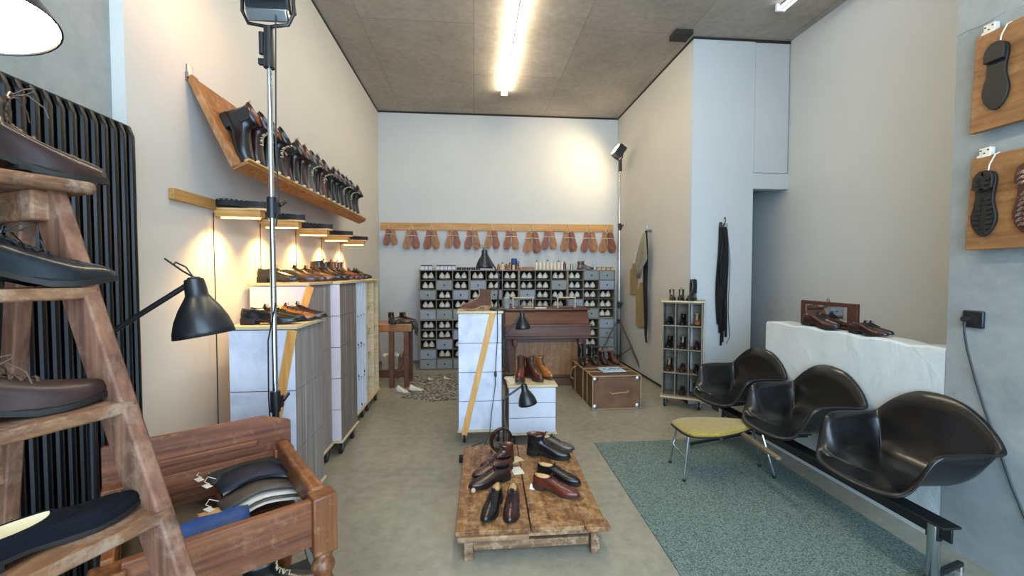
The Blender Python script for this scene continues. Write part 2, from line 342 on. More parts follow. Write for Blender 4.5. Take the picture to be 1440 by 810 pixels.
# ------------------------------------------------------------------ shoes
TAB = [(0, .0), (.012, .45), (.04, .72), (.1, .92), (.18, .98), (.28, .93), (.38, .86), (.48, .90), (.58, 1.08), (.68, 1.24), (.76, 1.22), (.84, 1.06), (.905, .82), (.955, .55), (.985, .30), (1.0, 0)]
def outline(L, W, toe=1., dense=True):
    t = TAB; r = []
    for i, (x, w_) in enumerate(t): r.append((x*L, -W*.8*w_*(toe if x > .8 and w_ > 0 else 1), i))
    l_ = [(x, -y, i) for x, y, i in reversed(r[1:-1])]
    pts = r+l_
    return [(x, y+.010*math.sin(min(1, x/L)*PI*1.1)*.5, x/L) for x, y, i in pts]
def bez(a, b, c, d, t): return a*(1-t)**3+b*3*t*(1-t)**2+c*3*t*t*(1-t)+d*t**3
SHOE = {}
def make_shoe(name, label, cat, mats, L=.29, W=.042, kind='oxford', shaft=0, heel=.024, solet=.008, toebox=.045, toe=1., tree=False, cap=False, lug=False, lace='lace_black', bow=False, pull=False, group=None, side=1, apron=False, brogue=False):
    """mats: upper, sole, lining. The shoe points along +X with its heel at the origin."""
    up, so, li = mats
    t = thing(name, label, cat, group=group)
    O = outline(L, W, toe); n = len(O)
    def zs(u):   # seat line: high over the heel, flat at the ball, a little toe spring
        a = heel+solet
        if u < .3: return a
        if u < .62:
            q = (u-.3)/.32; q = q*q*(3-2*q); return a*(1-q)+(solet+.001)*q
        return solet+.001+.012*max(0, (u-.66)/.34)**1.6
    low = shaft == 0
    cxr, a_, b_ = (.205, .188, .028) if low else (.21, .20, .031)
    if kind == 'loafer': cxr, a_, b_ = .27, .25, .030
    if kind == 'boot' and shaft: b_ = .033
    def collar(i):
        x, y, u = O[i]; th = PI*(u**.8)
        cx = L*(cxr-a_*math.cos(th)); cy = (b_*math.sin(th))*(1 if y > .002 or (y > 0 and u > .5) else -1)
        if u in (0, 1): cy = 0
        base = heel+solet
        if low: cz = base+.036+.020*(1-u)**3+(.026 if kind != 'loafer' else .012)*u**1.5
        else: cz = base+.058+.006*u
        if kind == 'loafer': cz = base+.034+.014*(1-u)**3+.010*u**2
        return Vector((cx, cy, cz))
    MER = []
    K = 9
    for i in range(n):
        x, y, u = O[i]; S = Vector((x, y, zs(u))); Cc = collar(i)
        out = S-Cc; out.z = 0
        h1 = toebox*.72 if u > .5 else toebox*.85
        P1 = S+Vector((0, 0, h1))+Vector((out.x, out.y, 0))*.05+Vector((.004*(u-.5), math.copysign(.004, y) if abs(y) > .003 else 0, 0))
        P2 = Cc+out*.42+Vector((0, 0, -.30*max(0, out.length-.02)-.006))
        if u < .3: P2 = Cc+out*.3-Vector((.0, 0, .014))
        MER.append([bez(S, P1, P2, Cc, k/K) for k in range(K+1)])
    if not low:
        tops = []
        for i in range(n):
            x, y, u = O[i]; th = PI*(u**.8); sg = 1 if y > .002 else -1
            if u in (0, 1): sg = 0
            for q in (1/3, 2/3, 1):
                base = heel+solet
                zz = (base+.06)*(1-q)+(shaft+.012*(u if kind == 'boot' else 1))*q
                ax = a_-(.018 if q < .9 else .0)+.02*q
                MER[i].append(Vector((L*(cxr-.012*q-ax*math.cos(th)), (b_+.006*q)*math.sin(th)*sg, zz)))
    nr = len(MER[0]); rs = [[MER[i][k] for i in range(n)] for k in range(nr)]
    upm = MB().rings(rs, True, False)
    upo = upm.build('upper', M[up], t, smooth=60, solid=.0018)
    # lining and footbed inside the collar
    top_ = rs[-1]; cc_ = sum(top_, Vector())/n
    lr = [[cc_+(p-cc_)*.955+Vector((0, 0, -.0015)) for p in top_]]
    if not low:
        for k in range(nr-2, K-1, -1):
            ck = sum(rs[k], Vector())/n; lr.append([ck+(p-ck)*.92 for p in rs[k]])
        top_ = rs[K]; ck = sum(top_, Vector())/n
    bz = heel+solet+.012
    steps = 3 if low else 4
    for k in range(1, steps+1):
        q = k/steps; c9 = cc_ if low else ck; lr.append([Vector((c9.x+(p.x-c9.x)*(.93-.02*q), c9.y+(p.y-c9.y)*(.93-.05*q), p.z+(bz-p.z)*q)) for p in top_])
    MB().rings(lr, False, True).build('lining', M[li], t, smooth=60)
    # sole and heel
    so_o = [(L*.5+(x-L*.5)*1.035, y*1.09, u) for x, y, u in O]
    if lug: so_o = [(x+(.0025 if i % 2 else 0)*0, y, u) for i, (x, y, u) in enumerate(so_o)]
    bot = [Vector((x, y, max(0, zs(u)-solet))) for x, y, u in so_o]; tp = [Vector((x, y, zs(u)+.002)) for x, y, u in so_o]
    MB().rings([bot, tp]).build('sole', M[so], t, smooth=40)
    ho = [p for p in so_o if p[2] <= .29]
    if heel > .006:
        hb = [Vector((x, y*.98, 0)) for x, y, u in ho]; ht = [Vector((x, y, zs(u)-solet+.001)) for x, y, u in ho]
        MB().rings([hb, ht]).build('heel', M[so], t, smooth=40)
    if lug:
        for k in range(9):
            u = .05+k*.1
            xx = u*L; wv = [abs(p[1]) for p in so_o if abs(p[2]-u) < .08]
            if .28 < u < .4: continue
            yy = (max(wv) if wv else .02)*.93
            MB().box((xx, 0, -.004+max(0, zs(u)-solet)*(.0 if u < .3 else 1)+.004), (.016, yy*2, .010)).build('sole_lug', M[so], t)
    # front of throat: index of the toe tip
    it = len(TAB)-1
    toe_m = MER[it]
    def side_pt(k, dy): # point on the upper near the middle line, offset sideways
        p = toe_m[k].copy(); p.y += dy; p.z -= abs(dy)*.28; return p
    if kind in ('oxford', 'boot'):
        fine = []
        for k in range(len(toe_m)-1):
            for q in (0, .25, .5, .75): fine.append(toe_m[k].lerp(toe_m[k+1], q))
        fine.append(toe_m[-1])
        start = next((i for i, p in enumerate(fine) if p.x < L*(.66 if low else .58)), 5)
        seq = fine[start:]
        # two quarters meeting over the tongue: darker tongue strip then laces
        tg = MB(); w0 = .007
        rr = []
        for p in seq: rr.append([p+Vector((.0004, -w0, -.0004)), p+Vector((.0006, 0, .0008)), p+Vector((.0004, w0, -.0004))])
        ext = seq[-1]+Vector((.004, 0, .014)); rr.append([ext+Vector((0, -w0*1.6, 0)), ext+Vector((.001, 0, .002)), ext+Vector((0, w0*1.6, 0))])
        tg.rings(rr, False, False, close=False).build('tongue', M[up], t, smooth=60, solid=.002)
        nb = 4 if low else 7
        lc = MB(); tot = len(seq)-1
        ps = [seq[int(round(1+q*(tot-1)/nb))] for q in range(nb+1)] if tot > nb else seq
        for a in range(len(ps)):
            p = ps[a]; wv = .014
            lc.tube([p+Vector((0, -wv, -.003)), p+Vector((.002, -wv*.5, .0035)), p+Vector((.0025, 0, .005)), p+Vector((.002, wv*.5, .0035)), p+Vector((0, wv, -.003))], .0024, 5)
            if a+1 < len(ps):
                q = ps[a+1]; s_ = 1 if a % 2 else -1
                lc.tube([p+Vector((0, -wv*s_, -.002)), (p+q)/2+Vector((.003, 0, .0055)), q+Vector((0, wv*s_, -.002))], .0019, 5)
        p = ps[-1]
        if bow:
            for s_ in (-1, 1):
                lc.tube([p+Vector((.003, 0, .006))]+[p+Vector((.004+.034*math.sin(v*PI)*.7, s_*(.006+.034*math.sin(v*PI)), .006+.026*math.sin(v*PI*2*.5)*(1-v)*1.3)) for v in (.2, .4, .6, .8)]+[p+Vector((.003, 0, .006))], .0015, 5)
                lc.tube([p+Vector((.003, 0, .006)), p+Vector((.025, s_*.022, .012)), p+Vector((.045, s_*.034, -.008)), p+Vector((.05, s_*.038, -.03))], .0014, 5)
        else:
            for s_ in (-1, 1): lc.tube([p+Vector((.003, 0, .006)), p+Vector((.012, s_*.018, .012)), p+Vector((.014, s_*.028, .0)), p+Vector((.002, 0, .005))], .0015, 5)
        lc.build('laces', M[lace], t)
    def seam(u0, r=.0011):
        pts = []
        for i in range(n):
            m = MER[i][:K+1]
            for k in range(K):
                if (m[k].x-u0*L)*(m[k+1].x-u0*L) <= 0 and m[0].x > u0*L:
                    q = (m[k].x-u0*L)/(m[k].x-m[k+1].x+1e-9); p = m[k].lerp(m[k+1], q); pts.append(p+Vector((0, 0, .0012))); break
        pts.sort(key=lambda p: p.y)
        return pts
    if cap or brogue:
        for du in (0, .014):
            p = seam(.755+du)
            if len(p) > 3: MB().tube(p, .0011, 5).build('cap_seam', M[so], t)
    if apron:
        ap = []
        for sgn in (-1, 1):
            q = []
            for i in range(n):
                x, y, u = O[i]
                if u > .5 and (y*sgn > 0 or u > .97): q.append((u, MER[i][3]+Vector((0, 0, .001))))
            q.sort(key=lambda a: a[0]); ap.append([a[1] for a in q])
        line = ap[0]+list(reversed(ap[1]))[1:]
        MB().tube(line, .0016, 5).build('apron_seam', M[up], t)
    if kind == 'loafer':
        b = MB(); k = K-2
        pts = [MER[i][k] for i in range(n) if O[i][2] > .40]
        pts.sort(key=lambda p: p.y)
        MB().tube([p+Vector((0, 0, .001)) for p in pts], .0022, 6).build('topline', M[up], t)
        st = []
        for dy in (-.034, -.022, -.01, 0, .01, .022, .034):
            st.append([Vector((L*.55, dy, toe_m[K-1].z+.006-abs(dy)*.55)), Vector((L*.645, dy, toe_m[K-2].z+.004-abs(dy)*.6))])
        b.rings(st, False, False, close=False).build('strap', M[up], t, solid=.004)
    if kind == 'chelsea':
        for s_ in (-1, 1):
            MB().prism([(L*.10, heel+.055), (L*.30, heel+.055), (L*.29, shaft-.004), (L*.08, shaft-.004)], -.0012, .0012, Matrix.Translation((0, s_*(b_+.0035), 0)) @ Matrix.Rotation(PI/2, 4, 'X')).build('elastic_gusset', M['lace_black'], t)
    if pull:
        p = MER[0][-1]
        MB().tube([p+Vector((-.001, -.007, -.02)), p+Vector((-.004, -.005, .012)), p+Vector((-.004, .005, .012)), p+Vector((-.001, .007, -.02))], .0035, 6).build('pull_tab', M['lace_cream'], t)
    if tree:  # wooden or paper filling that shows in the collar
        s_ = [[cc_+(p-cc_)*f+Vector((0, 0, z)) for p in rs[-1]] for f, z in ((.86, -.016), (.8, -.004), (.5, .004))]
        MB().rings(s_).build('filling', M['insole'], t, smooth=60)
    return t
def shoe_mtx(loc, yaw_, tilt=0, roll=0, s=1, up=None):
    return Matrix.Translation(loc) @ Matrix.Rotation(yaw_, 4, 'Z') @ Matrix.Rotation(tilt, 4, 'Y') @ Matrix.Rotation(roll, 4, 'X') @ (Matrix.Scale(s, 4) if not isinstance(s, tuple) else Matrix.Diagonal((*s, 1)))
def put(o, loc, yaw_, label=None, group=None, s=1, tilt=0, roll=0, mats=None, new=True):
    mx = shoe_mtx(loc, yaw_, tilt, roll, s)
    if new:
        mm = None
        if mats: mm = {M[a].name: M[b] for a, b in mats.items()}
        return dup(o, label=label, group=group, mats=mm, mtx=mx)
    place(o, label=label, group=group, mtx=mx); return o
# ------------------------------------------------------------------ radiator
rad = thing('radiator', 'tall black tubular column radiator in front of the left concrete wall', 'radiator', (-1.5, 1.2, 0))
rx, Ytop = 0, 2.205
for k in range(34):
    y = .83-.046*k+.0
    if y < -.75: break
    MB().tube([(0, y, .14), (0, y, 2.15), (-.012, y, 2.185), (-.045, y, 2.2), (-.078, y, 2.185), (-.09, y, 2.15), (-.09, y, .14)], .0155, 10).build('tube_column', M['radiator'], rad)
MB().cyl((0, .85, .16), (0, -.75, .16), .02).cyl((-.09, .85, .16), (-.09, -.75, .16), .02).build('bottom_header', M['radiator'], rad)
MB().cyl((-.02, .85, 2.12), (-.02, -.75, 2.12), .013).cyl((-.07, .85, 2.12), (-.07, -.75, 2.12), .013).build('top_header', M['radiator'], rad)
for y in (.6, -.5): MB().box((-.1, y, .1), (.05, .03, .2)).build('foot', M['radiator'], rad)
# ------------------------------------------------------------------ stepladder with four shoes
D1 = Vector((.42, .91, 0)).normalized(); LN = Vector((.91, -.42, 0)).normalized()
tz = [1.768, 1.520, 1.276, 1.058]                 # tread tops
A0 = Vector((-.975, 1.09, 1.768))
slope = .50
def railp(z, back=0): return A0+LN*((1.768-z)*slope)+Vector((0, 0, z-1.768))
lad = thing('stepladder', 'worn wooden stepladder with a shoe on each tread, before the black radiator', 'ladder', (0, 0, 0))
Wd = .42
for q, nm in ((0, 'right'), (1, 'left')):
    off = -D1*(Wd*q)
    a = railp(1.75)+off; b = railp(0.0)+off
    MB().beam(a-LN*.04, b-LN*.04, .032, .088, LN).build('front_rail', M['ladder'], lad, .005)
    a2 = railp(1.72)+off-LN*.10-D1*.02; b2 = a2-LN*(.17*1.72)+Vector((0, 0, -1.72))
    MB().beam(a2, b2, .030, .055, LN).build('rear_leg', M['ladder'], lad, .004)
for zz in tz[1:]+[.84, .6, .36, .14]:
    p = railp(zz); c = p-LN*.06-D1*(Wd/2)+Vector((0, 0, -.013)); yw = math.atan2(D1.y, D1.x)
    MB().box(c, (Wd+.02, .15, .026), rz=yw).build('tread', M['tread'], lad, .004)
c = railp(1.768)-LN*.07-D1*(Wd/2-.03); c.z = 1.755
MB().box(c, (Wd+.06, .24, .03), rz=math.atan2(D1.y, D1.x)).build('top_platform', M['tread'], lad, .012, seg=3)
c2 = railp(1.768)-LN*.08-D1*.02; c2.z = 1.705
MB().box(c2, (.05, .19, .07), rz=math.atan2(D1.y, D1.x)).build('top_bracket', M['tread'], lad, .006)
rb = railp(1.72)-LN*(.10+.17*.66); rb.z = 1.06
MB().beam(rb-D1*.02, rb-D1*(Wd+.02), .03, .05).build('rear_crossbar', M['tread'], lad, .003)
YD = math.atan2(D1.y, D1.x)
def on_tread(z, along, dep, toe_back=.0): # toe tip location at distance `along` from the right end
    p = A0+LN*((1.768-z)*slope)-D1*along-LN*dep; return Vector((p.x, p.y, z))
def toe_at(o, p, yaw_, L, s, **k):
    return put(o, Vector(p)-Vector((math.cos(yaw_), math.sin(yaw_), 0))*L*s*1.02, yaw_, s=s, new=False, **k)
b1 = make_shoe('boot', 'brown leather lace-up boot with thick black sole, topmost on the stepladder', 'boot', ('L_darkbrown', 'sole_dark', 'L_dark'), kind='boot', shaft=.15, heel=.03, solet=.014, toebox=.055, lace='lace_brown', bow=True, lug=True, cap=True)
toe_at(b1, on_tread(1.771, -.13, .045), YD, .29, 1.05)
b2 = make_shoe('cap_toe_shoe', 'polished dark navy cap-toe lace-up shoe on the second tread of the stepladder', 'shoe', ('L_navy', 'sole_dark', 'L_dark'), kind='oxford', heel=.026, solet=.009, toebox=.046, toe=.85, cap=True, bow=True)
toe_at(b2, on_tread(1.521, -.07, .03), YD, .29, 1.08)
b3 = make_shoe('derby_shoe', 'dark brown pebbled lace-up shoe on the third tread of the stepladder', 'shoe', ('L_pebble', 'sole_dark', 'L_dark'), kind='oxford', heel=.022, solet=.008, toebox=.05, lace='lace_brown', bow=True)
toe_at(b3, on_tread(1.277, -.005, .06), YD, .29, 1.08)
b4 = make_shoe('loafer', 'dark navy suede loafer with cream lining on the lowest visible ladder tread', 'loafer', ('L_suede', 'sole_dark', 'cream'), kind='loafer', heel=.012, solet=.006, toebox=.046, apron=True)
toe_at(b4, on_tread(1.059, .0, .065), YD+.02, .29, 1.0)
# pendant shade in the top left corner
pl = thing('pendant_lamp', 'dark lamp shade with glowing mouth in the upper left corner', 'lamp', (-1.12, 1.10, 2.13))
MB().lathe([(.03, .19), (.05, .18), (.075, .12), (.11, .05), (.13, 0), (.126, 0), (.1, .06), (.07, .115), (.03, .17)], n=32, axis=(-.25, .1, 1)).build('lamp_shade', M['darksteel'], pl)
M['bulb'] = emit('glowing bulb', 'ffe9c4', 14)
MB().lathe([(.001, .03), (.08, .028), (.122, .008), (.122, .002), (.001, .0)], n=24, axis=(-.25, .1, 1)).build('diffuser', M['bulb'], pl)
MB().tube([(-.045, .02, .18), (-.06, .03, .4), (-.06, .03, 2.0)], .005).build('cord', M['cord'], pl)
# ------------------------------------------------------------------ work-light stand in the foreground
def work_stand(x, y, ztop, spread, label, head_yaw, tilt, ang0, leg_h):
    t = thing('light_stand', label, 'light stand', (x, y, 0))
    joints = [leg_h, leg_h+(ztop-leg_h)*.36, leg_h+(ztop-leg_h)*.62, ztop]
    rr = [.0175, .0145, .0125, .011]
    MB().cyl((0, 0, .12), (0, 0, joints[0]+.28), rr[0]).build('lower_tube', M['steel' if x > 0 else 'darksteel'], t)
    MB().cyl((0, 0, joints[0]+.2), (0, 0, joints[2]), rr[1]).build('middle_tube', M['chrome'], t)
    MB().cyl((0, 0, joints[2]), (0, 0, ztop), rr[2]).build('upper_tube', M['chrome'], t)
    for z in (joints[0]+.25, joints[2]):
        MB().cyl((0, 0, z-.055), (0, 0, z+.055), .025, n=16).box((.02, 0, z), (.035, .03, .06)).build('clamp_collar', M['black_metal'], t)
        MB().cyl((.03, 0, z+.015), (.055, -.005, z+.02), .006).cyl((.05, -.02, z+.01), (.058, .025, z+.035), .009).build('clamp_knob', M['black_metal'], t)
    MB().cyl((0, 0, leg_h-.05), (0, 0, leg_h+.02), .03).build('leg_hub', M['black_metal'], t)
    MB().cyl((0, 0, .20), (0, 0, .25), .027).build('lower_hub', M['black_metal'], t)
    for k in range(3):
        a = ang0+k*2*PI/3; dx, dy = math.cos(a), math.sin(a)
        MB().beam((dx*.03, dy*.03, leg_h-.02), (dx*spread, dy*spread, .015), .030, .016).build('leg', M['steel'], t)
        MB().beam((dx*.02, dy*.02, .225), (dx*spread*.52, dy*spread*.52, leg_h*.48), .014, .008).build('leg_brace', M['black_metal'], t)
        MB().cyl((dx*spread*.98, dy*spread*.98, .0), (dx*spread*.98, dy*spread*.98, .03), .013).build('rubber_foot', M['black_rubber'], t)
    return t
ws = work_stand(-1.06, 2.36, 2.68, .40, 'chrome telescopic work light stand in the left foreground, cut by the picture top', 0, 0, R(200), .62)
hd = MB(); hd.cyl((0, 0, 2.62), (0, 0, 2.83), .027, .022, 16).cyl((-.035, 0, 2.69), (-.035, 0, 2.80), .014).box((-.035, 0, 2.65), (.03, .02, .03)); hd.build('mount', M['black_metal'], ws)
MB().tube([(-.125, 0, 3.045), (-.128, 0, 2.905), (-.10, 0, 2.845), (0, 0, 2.830), (.10, 0, 2.845), (.128, 0, 2.905), (.125, 0, 3.045)], .009).build('yoke', M['black_metal'], ws)
hm = MB(); rot = Matrix.Rotation(R(28), 3, 'X')
hm.box((0, .01, 2.995), (.225, .10, .17), rot=rot); hmo = hm.build('lamp_housing', M['black_metal'], ws, .012)
for k in range(5): MB().box((0, -.05+.002*k, 2.945+.028*k), (.20, .012, .007), rot=rot).build('cooling_fin', M['black_metal'], ws)
MB().box((.005, .0, 2.890), (.2, .07, .06), rot=rot).build('lamp_tray', M['steel'], ws, .006)
MB().tube([(.05, -.03, 2.9), (.045, -.03, 2.6), (.035, -.02, 2.2), (.04, -.01, 1.95), (.02, 0, 1.8)], .004, 6).build('cable', M['greycord'], ws)
MB().tube([(.02, -.02, 1.4), (-.02, -.025, 1.2), (-.025, -.02, .9), (-.02, 0, .5)], .004, 6).build('cable', M['cord'], ws)
light('work_light', 'SPOT', (-1.13, 2.42, 3.05), 14, (1, .50, .24), (-1.62, 2.55, 2.65), spot_size=R(135), spot_blend=.6, shadow_soft_size=.05)
ws2 = work_stand(2.32, 6.68, 3.22, .45, 'tall chrome work light stand with lit lamp beside the right wall at the back', 0, 0, R(-55), .80)
MB().cyl((0, 0, 3.18), (0, 0, 3.36), .03, .026, 14).build('mount', M['black_metal'], ws2)
MB().tube([(0, 0, 3.34), (.02, -.05, 3.40), (.02, -.05, 3.50)], .01).tube([(0, 0, 3.34), (-.08, .06, 3.42), (-.08, .06, 3.50)], .01).build('yoke', M['black_metal'], ws2)
r2 = Matrix.Rotation(R(35), 3, 'Y')
MB().box((-.02, 0, 3.49), (.13, .2, .19), rot=r2).build('lamp_housing', M['black_metal'], ws2, .015)
M['halogen'] = emit('lit halogen glass', 'fff0cf', 22)
MB().box((-.081, 0, 3.532), (.012, .15, .13), rot=r2).build('lamp_glass', M['halogen'], ws2)
light('work_light', 'SPOT', (2.12, 6.62, 3.6), 48, (1, .74, .40), (1.35, 7.45, 3.1), spot_size=R(150), spot_blend=.7, shadow_soft_size=.06)
# ------------------------------------------------------------------ shoe prototypes (each is one of the shoes in view; copies are made from it)
P = {}
def proto(key, **k):
    mats = k.pop('mats'); P[key] = [make_shoe(k.pop('name', 'shoe'), 'shoe', k.pop('cat', 'shoe'), mats, **k), True]
proto('derby', mats=('L_black', 'sole_dark', 'L_dark'), name='derby_shoe', kind='oxford')
proto('derbyo', mats=('L_brown', 'sole_brown', 'insole'), name='derby_shoe', kind='oxford', tree=True, cap=True)
proto('boot', mats=('L_brown', 'sole_brown', 'L_dark'), name='lace_up_boot', cat='boot', kind='boot', shaft=.145, solet=.01, lace='lace_cream')
proto('bootc', mats=('L_oxblood', 'sole_dark', 'L_tan'), name='lace_up_boot', cat='boot', kind='boot', shaft=.14, solet=.014, cap=True, lace='lace_brown')
proto('tall', mats=('L_black', 'sole_dark', 'L_dark'), name='tall_boot', cat='boot', kind='chelsea', shaft=.23, pull=True)
proto('chelsea', mats=('L_black', 'sole_dark', 'L_tan'), name='ankle_boot', cat='boot', kind='chelsea', shaft=.135, pull=True)
proto('loafer', mats=('L_oxblood', 'sole_dark', 'cream'), name='loafer', cat='shoe', kind='loafer', apron=True)
def shoe(key, loc, yaw_, label, group=None, s=1, tilt=0, roll=0, mats=None, mtx=None):
    root, fresh = P[key]
    mm = None
    if mats:
        names = ('L_black', 'L_brown', 'L_oxblood')
        base = kids(root)[0].data.materials[0].name
        mm = {base: M[mats[0]].name and M[mats[0]]}
        if len(mats) > 1:
            sb = [c for c in kids(root) if c.name.startswith('sole')][0].data.materials[0].name; mm[sb] = M[mats[1]]
    if mtx is None: mtx = shoe_mtx(loc, yaw_, tilt, roll, s)
    P[key][1] = False
    return dup(root, label=label, group=group, mats=mm, mtx=mtx)
# ------------------------------------------------------------------ sloping boot rack on the left wall
rk = thing('boot_rack', 'long sloping orange wood rack holding a row of dark boots high on the left wall', 'rack', (XL, 2.60, 2.16))
ang = math.atan2(.23, .50); RL = 2.66
dn = Vector((math.sin(ang), 0, -math.cos(ang))); nrm = Vector((math.cos(ang), 0, math.sin(ang)))
top0 = Vector((.02, 0, .50)); bot0 = top0+dn*.55
for k in range(3):
    a = top0+dn*(.0+.183*k+.091)
    MB().beam(a+Vector((0, 0, 0)), a+Vector((0, RL, 0)), .178, .022, nrm).build('back_board', M['rackwood'], rk, .003)
MB().beam(top0+dn*.0-Vector((0, .0, 0)), bot0, .035, .05, Vector((0, 1, 0))).build('end_batten', M['rackwood'], rk, .004)
MB().beam(bot0+nrm*.03+Vector((0, -.01, 0)), bot0+nrm*.03+Vector((0, RL, 0)), .09, .02, nrm.cross(Vector((0, 1, 0)))).build('ledge', M['rackwood'], rk, .003)
MB().beam(bot0+nrm*.075+dn*-.012+Vector((0, -.01, 0)), bot0+nrm*.075+dn*-.012+Vector((0, RL, 0)), .014, .03, nrm).build('ledge_lip', M['piney'], rk, .003)
for yy in (.02, 1.3, 2.6): MB().box((.012, yy, .50), (.02, .09, .045)).box((.006, yy-.01, .545), (.008, .05, .05)).build('hinge', M['steel'], rk, .002)
for k in range(19): MB().lathe([(.001, -.012), (.010, -.012), (.013, 0), (.008, .012), (.001, .014)], bot0+nrm*.088+dn*-.02+Vector((0, .1+.14*k, 0)), 8, nrm).build('peg', M['ply'], rk)
rb_cols = ['L_black', 'L_darkbrown', 'L_black', 'L_dark', 'L_oxblood', 'L_dark', 'L_darkbrown', 'L_taupe', 'L_black', 'L_brown', 'L_dark', 'L_black', 'L_black', 'L_dark', 'L_black', 'L_olive', 'L_black', 'L_dark']
cn = dict(L_black='black', L_darkbrown='dark brown', L_dark='near-black', L_oxblood='oxblood', L_taupe='taupe', L_brown='brown', L_olive='olive', L_tan='tan', L_red='red-brown', L_orange='orange-tan', L_honey='honey', L_greybrown='grey-brown', L_navy='navy', L_brownsuede='brown suede', L_green='green')
yax = nrm.cross(dn)
for i, c_ in enumerate(rb_cols):
    y = 2.72+i*.141
    o_ = Vector((XL, 0, 2.16))+Vector((0, y, 0))+bot0+nrm*.013-dn*.012
    s = 1.2
    orig = o_-dn*(.29*1.015*s)+Vector((0, 0, 0))
    mx = Matrix(((dn.x, yax.x, nrm.x, orig.x), (dn.y, yax.y, nrm.y, orig.y), (dn.z, yax.z, nrm.z, orig.z), (0, 0, 0, 1))) @ Matrix.Scale(s, 4)
    key = ['chelsea', 'boot', 'chelsea', 'boot', 'derby', 'chelsea'][i % 6]
    if i == 0: key = 'chelsea'
    shoe(key, None, 0, cn[c_]+' leather '+('boot' if key != 'derby' else 'lace-up shoe')+', '+ORD[i]+' from the near end of the wall rack', 'boots on the sloping wall rack', mtx=mx, mats=(c_,))
# ------------------------------------------------------------------ rail with five shoe-sole lamps
rl = MB().span((XL, 2.42, 1.945), (XL+.028, 5.42, 2.005)).build('lamp_rail', M['piney'], bevel=.003); tag(rl, 'long pine rail fixed along the left wall under the boot rack, carrying the sole lamps', 'rail')
M['led'] = emit('warm lamp strip', 'ffc266', 14)
def sole_pts(L, W, z=0): return [(x, y) for x, y, u in outline(L, W)]
YL = [2.80, 3.37, 4.0, 4.64, 5.28]
def sole_lamp(y, label):
    t = thing('sole_lamp', label, 'wall lamp', (XL+.028, y, 1.95), 0, 'shoe-sole lamps on the left wall rail')
    ol = sole_pts(.31, .05)
    MB().prism([(.0, -.034), (.27, -.034), (.27, .034), (.0, .034)], -.05, -.008).build('wooden_arm', M['pine'], t, .003)
    MB().prism([(x, y_*1.0) for x, y_ in ol], -.008, .004).build('sole_plate', M['insole'], t)
    sm = MB(); O = [(x, y_) for x, y_ in ol]
    rs = [[(x, y_*f, .004+h+.018*math.exp(-((x-.06)/.1)**2)) for x, y_ in O] for h, f in ((0, 1), (.030, 1.02), (.040, .93), (.042, .6))]
    sm.rings(rs).build('rubber_sole', M['black_rubber'], t)
    for k in range(9): MB().lathe([(.001, .006), (.005, .004), (.006, 0), (.006, -.004)], (.03+.03*k, -.036+.004*math.sin(k), .045+.012*math.exp(-((.03+.03*k-.06)/.1)**2)), 6).build('stud', M['steel'], t)
    MB().box((.14, 0, -.054), (.22, .03, .006)).build('light_strip', M['led'], t)
    MB().tube([(.004, -.045, -.03), (.006, -.05, -.2), (.006, -.045, -.7), (.008, -.05, -1.2), (.006, -.05, -1.9)], .0035, 6).build('cable', M['cord'], t)
    return t
for i, y in enumerate(YL):
    sole_lamp(y, ['nearest', 'second nearest', 'middle', 'second farthest', 'farthest'][i]+' shoe-sole lamp glowing warm on the left wall rail')
    light('sole_lamp_light', 'SPOT', (XL+.15, y, 1.885), 46, (1, .60, .20), (XL+.02, y, 1.25), spot_size=R(120), spot_blend=1.0, shadow_soft_size=.03)
# ------------------------------------------------------------------ wheeled stacks of cartons
def castor(parent, x, y, r=.053):
    c = MB().box((x, y, 2*r+.008), (.05, .05, .006)).box((x-.016, y+.012, r+.02), (.004, .045, .055)).box((x+.016, y+.012, r+.02), (.004, .045, .055)).build('castor', M['steel'], parent)
    MB().cyl((x-.011, y+.02, r), (x+.011, y+.02, r), r, n=20).build('wheel', M['black_rubber'], c)
    MB().cyl((x-.013, y+.02, r), (x+.013, y+.02, r), r*.55, n=16).build('wheel_hub', M['steel'], c)
def cart(label, who, x0, x1, y0, y1, ztop, rows, cols, front, side, strap=None, top='ply'):
    """platform on castors with a plywood lid; cartons stacked between are separate things"""
    t = thing('carton_trolley', label, 'trolley', (x0, y0, 0)); w_, d = x1-x0, y1-y0
    zb = .119
    MB().span((-.008, -.008, zb), (w_+.012, d+.008, zb+.018)).build('platform', M['ply_edge'], t, .002)
    MB().span((-.01, -.012, ztop-.02), (w_+.015, d+.01, ztop)).build('lid_board', M[top], t, .003)
    for cx in (.05, w_-.03):
        for cy in (.06, d-.09): castor(t, cx, cy)
    if strap:
        xa, za, xb, zb2 = strap
        MB().beam((xa, -.014, za), (xb, -.014, zb2), .009, .052, Vector((1, 0, 0))).build('diagonal_strap', M['strap'], t, .002)
    hh = (ztop-.022-(zb+.018))/rows; dd = d/cols
    for r_ in range(rows):
        for c_ in range(cols):
            z0 = zb+.019+hh*r_; ya = y0+dd*c_
            b = MB().span((x0+.001, ya+.002, z0), (x1-.001, ya+dd-.002, z0+hh-.003)).build('carton', M[side], bevel=.002)
            # pale front panel and label tab belong to the carton
            rown = ['bottom', 'second', 'third', 'fourth', 'fifth', 'sixth'][r_] if r_ < rows-1 else 'top'
            coln = 'front' if c_ == 0 else ('rear' if c_ == cols-1 else ORD[c_]+' from the front')
            tag(b, 'grey carton, '+rown+' row, '+coln+', '+who, 'carton', 'cartons of the '+who)
            if c_ == 0:
                fp = MB().span((x0+.002, ya-.006, z0+.001), (x1-.002, ya+.001, z0+hh-.004)).build('front_panel', M[front], b, .002)
    return t
